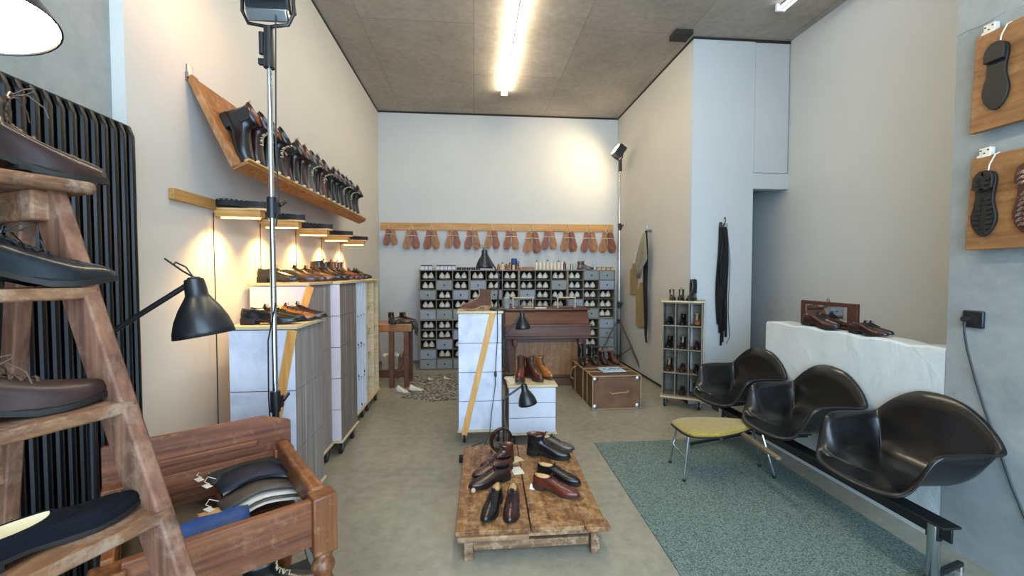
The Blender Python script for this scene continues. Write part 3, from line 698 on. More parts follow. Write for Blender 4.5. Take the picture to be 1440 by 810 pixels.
m_, nt, b = newmat('grey streaked carton side'); setp(b, .7); v = coords(nt, (9, 60, 1.2)); nt.links.new(ramp(nt, noise(nt, v, 1, 5), [(.25, col('6d6562')), (.5, col('88807c')), (.75, col('a39c98'))]), b.inputs['Base Color']); M['cartonside'] = m_
m_, nt, b = newmat('brown streaked carton side'); setp(b, .7); v = coords(nt, (9, 55, 1.2)); nt.links.new(ramp(nt, noise(nt, v, 1, 5), [(.25, col('5d534e')), (.5, col('776c66')), (.75, col('958a83'))]), b.inputs['Base Color']); M['cartonside2'] = m_
m_, nt, b = newmat('whitewashed carton front'); setp(b, .7); v = coords(nt, (3, 3, 3)); nt.links.new(ramp(nt, noise(nt, v, 1.6, 8, .6, .8), [(.3, col('b9bcc9')), (.5, col('cdd0dc')), (.72, col('dcdde6'))]), b.inputs['Base Color']); M['front'] = m_
cart('low trolley of white cartons nearest on the left with a plywood lid and orange strap', 'low left trolley', -1.42, -1.05, 2.60, 3.05, 1.245, 3, 3, 'front', 'cartonside', (.16, .13, .36, 1.22))
cart('tall trolley of cartons behind the low left one with an orange strap', 'tall trolley against the left wall', -1.585, -1.19, 3.17, 3.66, 1.485, 5, 3, 'pinkcard', 'cartonside', (.02, .13, .42, 1.46))
cart('narrow-looking trolley of blush cartons between the tall trolley and the blue one', 'middle left trolley', -1.55, -1.12, 3.68, 4.17, 1.485, 5, 3, 'pinkcard', 'cartonside2')
# blue grey rack trolley: pigeonholes facing the aisle
bt = thing('pigeonhole_trolley', 'pale blue trolley of narrow compartments with small black clips, farthest on the left', 'trolley', (-1.58, 4.20, 0))
bw, bd, bh = .40, .57, 1.485
MB().span((-.0, -.005, .119), (bw+.01, bd+.02, .139)).build('platform', M['ply_edge'], bt, .002)
MB().span((-.0, -.01, bh-.02), (bw+.012, bd+.62, bh)).build('lid_board', M['ply'], bt, .002)
MB().span((0, 0, .139), (bw-.05, bd, bh-.02)).build('carcass', M['bluecard'], bt)
for k in range(6): MB().span((bw-.05, .0+k*.111, .139), (bw, .01+k*.111, bh-.02)).build('divider', M['white_card'], bt, .001)
for z in (.45, .78, 1.11): MB().span((bw-.052, .0, z), (bw-.012, bd, z+.008)).build('shelf', M['steel'], bt)
for (k, z) in ((0, 1.13), (1, 1.14), (0, .80), (2, .8), (3, .80), (0, .47), (1, .47), (2, .48), (4, .48), (0, .16), (1, .15), (3, .15)):
    MB().lathe([(.001, -.012), (.018, -.01), (.012, .012), (.001, .015)], (bw-.018, .06+k*.113, z+.02), 8).build('clip', M['black_metal'], bt)
for cx in (.05, bw-.03):
    for cy in (.06, bd-.09): castor(bt, cx, cy)
wc = thing('wooden_rack_trolley', 'tall plywood rack trolley behind the pale blue trolley on the left', 'trolley', (-1.58, 4.82, 0))
for y in (0, .30, .53): MB().span((.0, y, .139), (.40, y+.022, 1.46)).build('side_board', M['ply'], wc, .002)
for z in (.35, .62, .9, 1.18): MB().span((0, .022, z), (.37, .53, z+.015)).build('shelf', M['ply'], wc)
MB().span((0, -.005, .119), (.41, .56, .139)).build('platform', M['ply_edge'], wc)
for z in (.36, .64, .92): MB().span((.02, .03, z+.005), (.36, .28, z+.2)).build('drawer', M['pinkcard'], wc, .003)
for cx in (.05, .37):
    for cy in (.06, .47): castor(wc, cx, cy)
# central tower and the low white trolley behind it
cart('tall white carton tower in the middle of the floor with an orange diagonal strap', 'central tower', -.145, .245, 3.83, 4.15, 1.215, 4, 2, 'front', 'cartonside', (.05, .10, .31, 1.20))
cart('low trolley of pale cartons to the right of the central tower', 'low central trolley', .30, .72, 3.72, 4.18, .565, 3, 2, 'white_card', 'cartonside')
# ------------------------------------------------------------------ shoes on the left trolleys
g_ = 'shoes on the low left trolley'
shoe('derby', (-1.395, 2.69, 1.246), R(4), 'black leather lace-up shoe at the front of the low left trolley', g_, s=1.12)
shoe('derby', (-1.40, 2.80, 1.246), R(8), 'dark grey-black lace-up shoe in the second row of the low left trolley', g_, s=1.1, mats=('L_olive',))
shoe('derbyo', (-1.35, 2.88, 1.246), R(2), 'orange-tan lace-up shoe on the low left trolley beside the chrome pole', g_, s=1.08, mats=('L_orange', 'sole_dark'))
shoe('derby', (-1.32, 2.97, 1.246), R(5), 'dark brown lace-up shoe at the rear of the low left trolley', g_, s=1.1, mats=('L_darkbrown',))
row = [('derby', 'L_olive'), ('derbyo', 'L_greybrown'), ('derbyo', 'L_tan'), ('derbyo', 'L_greybrown'), ('derbyo', 'L_honey'), ('derbyo', 'L_taupe'), ('bootc', 'L_darkbrown'), ('derbyo', 'L_greybrown'), ('bootc', 'L_dark'), ('derbyo', 'L_brown'), ('boot', 'L_tan'), ('boot', 'L_red'), ('derby', 'L_darkbrown'), ('derbyo', 'L_dark'), ('derby', 'L_dark'), ('derby', 'L_black')]
for i, (k, c_) in enumerate(row):
    y = 3.24+i*.128+(.0 if i < 4 else .0)
    x = (-1.56 if i == 0 else -1.50)+.02*math.sin(i*2.3)
    if 3.62 < y < 3.70: y += .0
    shoe(k, (x, y, 1.486), R(-6+5*math.sin(i*1.7)), cn[c_]+(' boot' if 'boot' in k else ' lace-up shoe')+', '+ORD[i]+' from the front on the tall left trolleys', 'shoe row on the tall left trolleys', s=(1.04, 1.04, 1.22), mats=(c_,))
# ------------------------------------------------------------------ old topless table with leather samples
c0 = Vector((-.53, 1.60, 0)); rz_t = math.atan2(.34, .47)      # front right corner; front edge runs left and nearer
tb = thing('topless_table', 'old wooden table without a top holding leather samples, lower left', 'table', c0, rz_t)
# local frame: +x to the right along the front edge (0 at the front right post), +y to the rear
TW, TD, TZ = .60, .60, .75
def post(x, y, ztop, nm='leg'):
    m = MB(); m.box((x, y, ztop-.105), (.082, .082, .21))
    m.lathe([(.026, ztop-.21), (.036, ztop-.225), (.030, ztop-.24), (.040, ztop-.262), (.041, ztop-.275), (.028, ztop-.30), (.034, ztop-.32), (.043, ztop-.36), (.042, ztop-.42), (.034, ztop-.52), (.027, ztop-.60), (.033, ztop-.615), (.026, ztop-.63), (.03, ztop-.66), (.022, .0)], (x, y, 0), 18)
    return m.build(nm, M['oldwoodz'], tb, .006)
post(-.03, .0, TZ+.006); post(-TW, 0, TZ-.02)
post(-.03, TD-.02, TZ); post(-TW, TD-.02, TZ)
MB().span((-TW+.03, -.022, TZ-.17), (-.07, .010, TZ-.005)).build('front_apron', M['oldwood'], tb, .004)
MB().beam((-.035, .03, TZ-.035), (-.035, TD-.03, TZ-.02), .05, .10).build('side_rail', M['oldwoody'], tb, .012, seg=3)
MB().beam((-TW, .03, TZ-.085), (-TW, TD-.03, TZ-.085), .03, .16).build('side_rail', M['oldwoody'], tb, .004)
bk = MB(); bk.rings([[(-TW-.04, TD-.0, TZ-.16), (-TW-.04, TD+.028, TZ-.16), (-TW-.04, TD+.028, TZ+.145), (-TW-.04, TD, TZ+.145)], [(-.10, TD, TZ-.16), (-.10, TD+.028, TZ-.16), (-.10, TD+.028, TZ+.145), (-.10, TD, TZ+.145)], [(.012, TD, TZ-.16), (.012, TD+.028, TZ-.16), (.012, TD+.028, TZ+.105), (.012, TD, TZ+.105)]])
bk.build('back_board', M['oldwood'], tb, .004)
MB().span((-TW+.06, TD-.018, TZ+.025), (-.13, TD+.001, TZ+.05)).build('back_ledge', M['oldwood'], tb, .004)
MB().span((-TW+.02, TD-.03, TZ-.09), (-.05, TD-.001, TZ-.01)).build('rear_apron', M['oldwood'], tb, .003)
for k in range(4): MB().span((-TW+.02, .02+k*.14, TZ-.155), (-.05, .155+k*.14, TZ-.14)).build('tray_board', M['traywood'] if 'traywood' in M else M['organ'], tb, .002)
MB().span((-TW+.02, .185, TZ-.14), (-.06, .20, TZ-.10)).build('divider', M['oldwood'], tb, .002)
MB().span((-.30, .02, TZ-.14), (-.288, .50, TZ-.085)).build('divider', M['oldwood'], tb, .002)
TM = Matrix.Translation(c0) @ Matrix.Rotation(rz_t, 4, 'Z')
def leather_sheet(label, lx, ly, lz, w_, d, ang_, mat, curl=.02, thick=.003, group='leather samples in the topless table', tilt=0, tg=True):
    o = thing('leather_sample', label, 'leather sample', TM @ Vector((lx, ly, lz)), rz_t+ang_, group); o.rotation_euler[0] = tilt
    m = MB(); nx = 8; rs = []
    for i in range(nx+1):
        x = -w_/2+w_*i/nx; z = curl*math.sin(PI*i/nx)
        rs.append([(x, -d/2-.004*math.sin(i*1.3), z), (x, -d/6, z+.003), (x, d/6, z+.002), (x, d/2+.003*math.cos(i*2), z)])
    m.rings(rs, False, False, close=False); m.build('hide', M[mat], o, solid=thick)
    if tg:
        MB().tube([(-w_/2+.01, d/2-.02, .004), (-w_/2-.02, d/2-.01, .02), (-w_/2-.035, d/2-.03, .012), (-w_/2-.02, d/2-.05, .006)], .0015, 5).build('string', M['string'], o)
        MB().box((-w_/2-.03, d/2-.06, .004), (.022, .04, .002), rz=.3).build('paper_tag', M['string'], o)
    return o
M['hide_green'] = leather('dark green grey hide', '2c3432', .5, .05); M['hide_navy'] = leather('navy hide', '141d30', .6, 0); M['hide_grey'] = leather('grey brown hide', '4d4741', .5, .05)
M['hide_blue'] = leather('blue hide', '1c4279', .55, .0); M['hide_olive'] = leather('olive brown hide', '4a4233', .5, .05, .25, .12, 6); M['hide_tan'] = leather('pale tan hide', 'd0aa74', .6, 0); M['hide_cream'] = plain('cream hide', 'd8cfc2', .7)
leather_sheet('dark green-grey leather sample lying at the back of the topless table', -.17, .52, TZ-.045, .30, .14, .0, 'hide_green', .012)
leather_sheet('cream leather offcut under the navy leather sample in the topless table', -.15, .44, TZ-.075, .26, .15, -.1, 'hide_cream', .004, tg=False)
leather_sheet('navy leather sample with a white tag in the middle of the topless table', -.175, .43, TZ-.045, .25, .16, .05, 'hide_navy', .025)
leather_sheet('grey-brown curled leather sample in front of the navy one', -.175, .31, TZ-.075, .27, .12, .08, 'hide_grey', .035)
for i, c_ in enumerate(('hide_cream', 'hide_grey', 'hide_cream')):
    leather_sheet(['cream thin leather strip just under the curled grey-brown sample', 'grey thin leather strip between two cream strips', 'lowest cream leather strip by the orange divider'][i], -.175, .265-.012*i, TZ-.088-.007*i, .26, .08, .10, c_, .03, .002, tg=False)
leather_sheet('large olive-brown leather sheet filling the left of the topless table', -.45, .33, TZ-.118, .26, .32, 0, 'hide_olive', .012)
leather_sheet('small olive-brown leather piece behind the front rail at the right', -.16, .10, TZ-.11, .20, .13, .05, 'hide_olive', .01)
leather_sheet('pale tan leather offcut beside the blue sample in the topless table', -.335, .235, TZ-.075, .07, .13, .1, 'hide_tan', .0, tg=False)
leather_sheet('bright blue leather sample upright against the front rail of the topless table', -.355, .11, TZ-.065, .235, .11, .02, 'hide_blue', .012, tilt=R(48))
leather_sheet('small tan offcut left of the blue sample by the front rail', -.50, .08, TZ-.08, .06, .08, .1, 'hide_tan', 0, tg=False, tilt=R(30))
# things under the table
pz = shoe('boot', (-.86, 1.62, .33), R(18), 'black boot lying on the box under the topless table', s=1.0, mats=('L_black',))
bx = thing('crate_box', 'green-grey box standing under the topless table', 'box', (-.80, 1.63, 0), rz_t)
MB().span((-.2, -.14, 0), (.2, .14, .31)).build('box_body', M['hide_green'], bx, .004); MB().span((-.205, -.145, .285), (.205, .145, .328)).build('lid', M['hide_green'], bx, .003)
# ------------------------------------------------------------------ desk lamp with black shade, left foreground
def desk_lamp(label, cat_loc, shade, elbow, foot, tilt_dir, size=1., base=True, name='desk_lamp', base_r=.075):
    """shade: centre of the shade mouth; elbow: joint above the foot; foot: base point"""
    t = thing(name, label, 'desk lamp', foot); F_ = Vector(foot); S = Vector(shade)-F_; E_ = Vector(elbow)-F_; ax = Vector(tilt_dir).normalized(); s = size
    if base: MB().lathe([(.001, 0), (base_r, 0), (base_r, .012), (base_r*.85, .018), (.02, .024), (.001, .024)], (0, 0, 0), 24).build('base', M['matte_black'], t)
    MB().cyl((0, 0, .01), E_, .008*s+.001).build('pole', M['matte_black'], t)
    nk = S+ax*.165*s
    MB().cyl(E_, nk, .0065*s+.0015).lathe([(.001, -.014), (.013*s, -.01), (.013*s, .01), (.001, .014)], E_, 10, (0, 1, 0)).build('arm', M['matte_black'], t)
    MB().lathe([(.078, 0), (.076, .018), (.067, .05), (.052, .082), (.036, .108), (.028, .122), (.0265, .15), (.0275, .152), (.0265, .155), (.024, .168), (.012, .176), (.001, .178)][::1], S, 28, ax, closed=False).build('lamp_shade', M['matte_black'], t, solid=.0015) if s == 1 else MB().lathe([(r*s, z*s) for r, z in [(.078, 0), (.076, .018), (.067, .05), (.052, .082), (.036, .108), (.028, .122), (.0265, .15), (.024, .168), (.001, .178)]], S, 22, ax, closed=False).build('lamp_shade', M['matte_black'], t, solid=.0015)
    MB().lathe([(.001, .03*s), (.02*s, .035*s), (.028*s, .06*s), (.02*s, .1*s), (.012*s, .12*s)], S, 12, ax).build('bulb', M['cream'], t)
    MB().cyl(nk-ax*.02*s, nk+ax*.01*s, .014*s+.002).lathe([(.001, -.02*s), (.012*s, -.018*s), (.012*s, .018*s), (.001, .02*s)], nk-ax*.01, 8, (0, 1, 0)).build('swivel_joint', M['black_metal'], t)
    a2 = S+ax*.175*s
    MB().tube([a2, a2+Vector((-.02, .0, .03))*s, a2+Vector((-.05, 0, .045))*s, a2+Vector((-.045, -.01, .04))*s], .0025*s).tube([a2, a2+Vector((-.035, .005, .02))*s, a2+Vector((-.085, .01, .055))*s], .0028*s).build('shade_handle', M['black_metal'], t)
    return t
desk_lamp('black desk lamp with a bell shade and its arm crossing the radiator', None, (-.895, 1.5, 1.345), (-1.25, 1.50, 1.315), (-1.30, 1.55, 0), (-.16, .0, 1), 1.12)
for c_ in list(C.objects):
    if c_.name == 'pole' and c_.parent and c_.parent.name.startswith('desk_lamp'): pass
# ------------------------------------------------------------------ low display platform with shoes
pf = thing('display_platform', 'low worn wooden display platform in the middle foreground carrying shoes', 'platform', (0, 0, 0))
pts = lambda a: a
def plank(x0a, x1a, x0b, x1b, y0, y1, z0, z1, mat, nm='plank', bev=.003):
    m = MB(); m.rings([[(x0a, y0, z0), (x1a, y0, z0), (x1a, y0, z1), (x0a, y0, z1)], [(x0b, y1, z0), (x1b, y1, z0), (x1b, y1, z1), (x0b, y1, z1)]]); return m.build(nm, M[mat], pf, bev)
plank(-.105, .298, -.085, .335, 2.25, 3.39, .145, .17, 'pallet'); plank(.306, .725, .342, .765, 2.25, 3.39, .145, .17, 'pallet')
MB().span((-.095, 2.235, .118), (.29, 2.262, .146)).build('front_rail', M['palletx'], pf, .004)
MB().span((.02, 2.262, .118), (.62, 2.30, .145)).build('under_rail', M['palletx'], pf, .004)
MB().span((-.01, 2.28, .045), (.63, 2.31, .09)).build('stretcher', M['palletx'], pf, .004)
MB().span((-.05, 3.30, .06), (.72, 3.34, .145)).build('stretcher', M['palletx'], pf, .004)
for x, y in ((-.035, 2.29), (.665, 2.29), (-.035, 3.33), (.70, 3.33)): MB().span((x-.025, y-.025, 0), (x+.025, y+.025, .145)).build('leg', M['palletx'], pf, .004)
MB().span((.60, 2.215, .15), (.735, 2.30, .178)).build('end_cleat', M['pallet'], pf, .006)
zt = .171
gp = 'shoes on the low display platform'
def at_heel_toe(key, heel, toe_, z, label, mats=None, s=None, group=gp, L=.29, **k):
    d = Vector(toe_)-Vector(heel); y = math.atan2(d.y, d.x); s = s or d.length/(L*1.03)
    return shoe(key, (heel[0], heel[1], z), y, label, group, s=s, mats=mats, **k)
at_heel_toe('derbyo', (.145, 2.60), (.046, 2.285), zt, 'black grained lace-up shoe with bare footbed at the front left of the platform', ('L_black', 'sole_dark'), s=1.06)
at_heel_toe('derbyo', (.238, 2.59), (.184, 2.265), zt, 'dark oxblood polished lace-up shoe right of the black grained one at the platform front', ('L_oxblood', 'sole_dark'), s=1.06)
at_heel_toe('derby', (.235, 2.84), (-.071, 2.675), zt, 'dark brown pebbled lace-up shoe pointing left on the platform', ('L_darkbrown',), s=1.06)
at_heel_toe('derby', (.26, 2.98), (-.028, 2.836), zt, 'brown lace-up shoe pointing left behind the dark brown one', ('L_brown',), s=1.06)
at_heel_toe('bootc', (.28, 3.10), (.036, 2.956), zt, 'reddish brown ankle shoe lying left on the platform behind the other pair', ('L_brown',), s=.95)
at_heel_toe('derbyo', (.380, 2.70), (.646, 2.52), zt, 'chestnut brown polished shoe pointing right at the front of the platform', ('L_red', 'sole_brown'), s=1.08)
at_heel_toe('derbyo', (.43, 2.86), (.704, 2.674), zt, 'black polished shoe behind the chestnut one on the platform', ('L_black', 'sole_dark'), s=1.06)
at_heel_toe('bootc', (.404, 3.21), (.671, 3.086), zt, 'black lace-up boot with speed hooks at the back of the platform', ('L_black', 'sole_dark'), s=1.14)
at_heel_toe('derbyo', (.49, 3.35), (.748, 3.234), zt, 'taupe suede lace-up shoe just behind the black boot on the platform', ('L_taupe', 'sole_brown'), s=1.06)
# belts rolled up and price cards on the platform
bl = thing('leather_belt', 'brown leather belt rolled into a standing coil on the platform', 'belt', (.20, 3.24, zt))
m = MB(); rs = []
for i in range(100):
    a = i/99*2*PI*2.6; r = .095-.009*i/99*1.6
    y_, z_ = r*math.cos(a), r*math.sin(a)+.10
    rs.append([(-.017, y_, z_), (.017, y_, z_), (.017, y_*.965, .10+(z_-.10)*.965), (-.017, y_*.965, .10+(z_-.10)*.965)])
m.rings(rs).build('coiled_strap', M['L_darkbrown'], bl); bl.rotation_euler = (0, 0, R(-62))
MB().box((.0, -.085, .03), (.03, .006, .03)).build('belt_buckle', M['steel'], bl, .002)
for i, (x, y, w_, d, a, lb, h) in enumerate([(.295, 2.93, .075, .11, .2, 'cream paper card on the platform between the shoe groups', .002), (.24, 2.70, .05, .03, .0, 'white price card beside the dark oxblood shoe', .016), (.375, 2.70, .035, .075, -.25, 'white price card at the heel of the chestnut shoe', .018), (.28, 3.10, .14, .09, .5, 'pale yellow paper under the cream card on the platform', .001)]):
    cdn = thing('price_card', lb, 'card', (x, y, zt), a)
    m = MB(); m.rings([[(-w_/2, -d/2, 0), (w_/2, -d/2, 0), (w_/2, -d/2, .0012), (-w_/2, -d/2, .0012)], [(-w_/2, 0, h), (w_/2, 0, h), (w_/2, 0, h+.0012), (-w_/2, 0, h+.0012)], [(-w_/2, d/2, 0), (w_/2, d/2, 0), (w_/2, d/2, .0012), (-w_/2, d/2, .0012)]])
    m.build('card_sheet', M['string'] if i != 3 else M['cream'], cdn)
bb = MB().lathe([(.001, 0), (.012, .002), (.016, .012), (.012, .024), (.001, .027)], (-.01, 2.66, zt), 14).build('wooden_ball', M['ply']); tag(bb, 'small pale wooden ball beside the black grained shoe', 'ball')
# desk lamp on the platform
dl2 = desk_lamp('black desk lamp on the rear left of the platform, shade bent low over it', None, (.43, 3.40, .495), (.228, 3.37, .55), (.228, 3.34, zt), (-.22, 0, 1), .98, base_r=.07)
pw = thing('power_adapter', 'black power strip on the floor beside the rear left platform corner', 'power strip', (-.02, 3.50, 0), .05)
MB().box((0, 0, .025), (.22, .06, .045)).build('housing', M['black_rubber'], pw, .006); MB().tube([(.1, 0, .03), (.15, .03, .09), (.10, .05, .14), (.0, .06, .10), (-.02, .12, .02)], .0035).build('cable', M['cord'], pw)
# ------------------------------------------------------------------ on the tower: brown boot and standing lamp
sb = shoe('boot', (.155, 3.94, 1.216), R(184), 'brown suede lace-up boot standing on top of the central tower', s=(.95, 1.05, 1.28), mats=('L_brownsuede', 'sole_tan'))
dl3 = desk_lamp('black desk lamp on the central tower, shade raised before the back wall', None, (.09, 3.86, 1.60), (.225, 3.90, 1.54), (.215, 3.93, 1.216), (.02, 0, 1), .98, base_r=.085)
cc = MB().tube([(.205, 3.86, 1.226), (.205, 3.80, 1.218), (.207, 3.797, 1.0), (.19, 3.795, .75), (.185, 3.795, .55), (.15, 3.79, .3), (.13, 3.75, .12), (.05, 3.62, .02)], .0035).lathe([(.001, -.03), (.012, -.02), (.012, .02), (.001, .03)], (.187, 3.795, .65), 10); co_ = cc.build('lamp_cord', M['greycord'], dl3); co_.matrix_parent_inverse = Matrix.Translation(dl3.location).inverted()
# ------------------------------------------------------------------ on the low central trolley
g3 = 'boots on the low central trolley'
at_heel_toe('bootc', (.45, 4.03), (.40, 3.79), .566, 'tall red-brown boot at the left of the low central trolley', ('L_red', 'sole_brown'), s=(1.0, 1.0, 1.45), group=g3)
at_heel_toe('bootc', (.50, 4.05), (.60, 3.80), .566, 'red-brown lace-up boot in the middle of the low central trolley', ('L_brown', 'sole_brown'), s=(1.0, 1.0, 1.35), group=g3)
at_heel_toe('bootc', (.60, 4.13), (.71, 3.88), .566, 'orange-tan lace-up boot at the right of the low central trolley', ('L_orange', 'sole_brown'), s=(1.0, 1.0, 1.3), group=g3)
dl4 = desk_lamp('black desk lamp on the low central trolley, shade above the red-brown boots', None, (.475, 4.16, 1.01), (.30, 4.13, .93+.02), (.335, 4.12, .566), (-.05, 0, 1), .95, base_r=.06)
jr = thing('glass_jar', 'glass jar with a pale lid standing behind the red-brown boots', 'jar', (.455, 4.13, .566)); 
MB().lathe([(.001, 0), (.035, 0), (.036, .09), (.028, .11), (.028, .125)], n=16).build('jar_body', M['steel'], jr); MB().cyl((0, 0, .125), (0, 0, .145), .034, n=16).build('lid', M['string'], jr)
pp = MB().box((.345, 3.90, .5675), (.10, .22, .0025), rz=.2).build('paper_sheet', M['string']); tag(pp, 'white paper sheet on the left edge of the low central trolley', 'paper')
# ------------------------------------------------------------------ cubby cabinets with drawers and shoe lasts along the back wall
grid = ["LLLLLLLLLLDD", "LDLDLLLLDLLD", "DLDLDLDLLLLL", "LLLDLDLLLDLL", "DDDDDLDDDDDL", "LLLDLDDDDDLD", "LLDDDDDDDDLD", "LDLDDDDDDDLD", "DLLDDDDDDDLD", "DDDDDDDDDDLD"]
CX0, CX1, CY, CD = -.885, 2.345, 6.95, .36
UW = (CX1-CX0)/4; UH = .805
lastp = None
def make_last():
    O = outline(.25, .056, .8); m = MB()
    def z0(u): return .028*(1-min(1, u/.55))
    prof = [(0, .96, .85), (.012, 1.0, 1.02), (.032, 1.0, 1.06), (.052, .92, .92), (.070, .72, .66), (.084, .52, .44), (.092, .40, .30), (.095, .2, .12)]
    rs = []
    for h, fx, fy in prof:
        r = []
        for x, y, u in O:
            hh = h*(1 if u < .45 else max(.42, 1-(u-.45)*1.15))
            cx_ = .25*(.5-(.33*(1-fx)))
            r.append((cx_+(x-.125)*fx, y*fy, z0(u)+hh))
        rs.append(r)
    return m.rings(rs).build('shoe_last', M['last'], smooth=60)
M['hole'] = M['cubby_dark']
last0 = make_last(); tag(last0, '', 'shoe last'); used = False
rown = ['top', 'second', 'third', 'fourth', 'fifth', 'sixth', 'seventh', 'eighth', 'ninth', 'bottom']
for uy in range(2):
    for ux in range(4):
        x0 = CX0+ux*UW; zb = .005+(1-uy)*UH
        cb = thing('cubby_cabinet', 'grey cubby cabinet, '+['upper', 'lower'][uy]+' row, '+['leftmost', 'second from the left', 'third from the left', 'rightmost'][ux]+', at the back', 'cabinet', (x0, CY, zb), 0, 'cubby cabinets on the back wall')
        T = .016
        MB().span((0, 0, 0), (T, CD, UH)).span((UW-T, 0, 0), (UW, CD, UH)).span((T, 0, UH-T), (UW-T, CD, UH)).span((T, 0, 0), (UW-T, CD, T)).build('carcass', M['cubby'], cb)
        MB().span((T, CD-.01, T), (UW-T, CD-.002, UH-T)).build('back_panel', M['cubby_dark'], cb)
        cw = (UW-T)/3; rh = (UH-T)/5
        for c_ in (1, 2): MB().span((c_*cw+.002, .004, T), (c_*cw+.012, CD-.01, UH-T)).build('divider', M['cubby'], cb)
        for r_ in range(1, 5): MB().span((T, .004, r_*rh), (UW-T, CD-.01, r_*rh+.009)).build('shelf', M['cubby'], cb)
        for r_ in range(5):
            for c_ in range(3):
                gr, gc = uy*5+r_, ux*3+c_; k = grid[gr][gc]
                xa = c_*cw+T*.9; xb = (c_+1)*cw-.001; za = (4-r_)*rh+.011; zc = za+rh-.012
                if k == 'D':
                    d = MB().span((xa+.003, -.004, za+.001), (xb-.003, .25, zc-.002)).build('drawer', M['pulpblue' if (gr+gc) % 4 == 0 else 'pulp'], cb, .002)
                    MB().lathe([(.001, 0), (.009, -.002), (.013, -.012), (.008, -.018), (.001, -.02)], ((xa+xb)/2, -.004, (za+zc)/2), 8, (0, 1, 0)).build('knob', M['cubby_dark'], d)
                else:
                    for s_ in (-1, 1):
                        nm_ = ['left', 'right'][s_ > 0]+' cream shoe last in the cubby of column '+ORD[gc].replace('first', 'one')+', '+rown[gr]+' row of the back cabinets'
                        lb = ('left' if s_ < 0 else 'right')+' cream shoe last in the '+rown[gr]+' row, '+ORD[gc]+' cubby column from the left'
                        loc = (x0+(xa+xb)/2+s_*.05+random.uniform(-.006, .006), CY+.045+random.uniform(0, .02), zb+za+.0005)
                        o = last0 if not used else last0.copy()
                        if used: C.objects.link(o)
                        used = True
                        o.location = loc; o.rotation_euler = (0, 0, PI/2+s_*R(4)); o['label'] = lb; o['group'] = 'cream shoe lasts in the cubbies'; o['category'] = 'shoe last'
# things standing on the cabinets
zt2 = .005+2*UH
def small(name, label, cat, m, mat, group=None): return tag(m.build(name, M[mat]), label, cat, group)
for i in range(9):
    if i == 3: continue
    t = thing('card_box', 'small white box, '+ORD[i]+' from the left end on top of the back cabinets', 'box', (-.83+i*.062, 7.02, zt2), 0, 'small white boxes on the cabinets')
    MB().box((0, 0, .03), (.052, .08, .06)).build('box_body', M['white_card'], t, .002); MB().box((0, 0, .066), (.056, .084, .014)).build('lid', M['black_rubber'], t, .002)
for i in range(5):
    t = thing('polish_tin', 'black polish tin, '+ORD[i]+' from the left in the row beside the white boxes', 'tin', (-.25+i*.078, 7.02, zt2), 0, 'black polish tins on the cabinets')
    MB().cyl((0, 0, 0), (0, 0, .028), .034, n=16).build('tin_body', M['black_metal'], t); MB().cyl((0, 0, .028), (0, 0, .04), .036, n=16).build('lid', M['darksteel'], t)
def bottle(x, lb, body, capm, h=.13, r=.022, group=None, y=7.03):
    t = thing('bottle', lb, 'bottle', (x, y, zt2), 0, group)
    MB().lathe([(.001, 0), (r, .002), (r, h*.72), (r*.5, h*.82), (r*.45, h*.88)], n=14).build('bottle_body', M[body], t); MB().cyl((0, 0, h*.87), (0, 0, h), r*.55, n=12).build('cap', M[capm], t)
for i in range(6): bottle(.40+i*.062, 'small golden brown bottle, '+ORD[i]+' from the left behind the lamp on the cabinets', ['L_honey', 'cream', 'L_tan'][i % 3], 'black_metal', .10+.02*(i % 2), .024, 'golden bottles on the cabinets')
cu = thing('tin_cup', 'blue-grey mug standing among the golden bottles on the back cabinets', 'mug', (.665, 7.12, zt2+.0)); MB().lathe([(.001, 0), (.05, 0), (.05, .19), (.046, .19), (.046, .02), (.001, .02)], n=18).build('cup_body', M['hide_blue'], cu); MB().tube([(.05, 0, .15), (.08, 0, .14), (.08, 0, .07), (.05, 0, .05)], .006).build('handle', M['hide_blue'], cu)
small('folded_cloth', 'pale orange folded cloth lying on the back cabinets', 'cloth', MB().box((.87, 7.06, zt2+.018), (.24, .14, .034)).box((.89, 7.05, zt2+.04), (.18, .12, .014), rz=.1), 'veg')
for i in range(8): bottle(1.03+i*.062, 'white bottle, '+ORD[i]+' from the left in the row on the back cabinets', 'last', 'white_card' if i % 3 else 'black_metal', .165 if i % 2 else .155, .02, 'white bottles on the cabinets')
bottle(1.50, 'red spray can at the right end of the white bottle row', 'L_red', 'L_red', .14, .028); bottle(1.62, 'short clear jar between the red can and the small brown boot', 'steel', 'white_card', .12, .022)
shoe('boot', (1.735, 7.09, zt2), R(-4), 'small olive-brown ankle boot displayed on top of the back cabinets', s=.98, mats=('L_taupe',))
bottle(2.02, 'white bottle with pale blue label right of the small brown boot', 'bluecard', 'white_card', .15, .022)
for i in range(4):
    t = thing('shoe_brush', 'golden wooden shoe brush, '+ORD[i]+' from the left at the right end of the back cabinets', 'brush', (2.08+i*.078, 7.05, zt2), R(80), 'shoe brushes on the cabinets')
    MB().prism([(-.08, -.02), (.08, -.02), (.09, 0), (.08, .02), (-.08, .02), (-.09, 0)], .03, .05).build('brush_back', M['pine'], t, .004); MB().span((-.075, -.018, .0), (.075, .018, .03)).build('bristles', M['cream'], t)
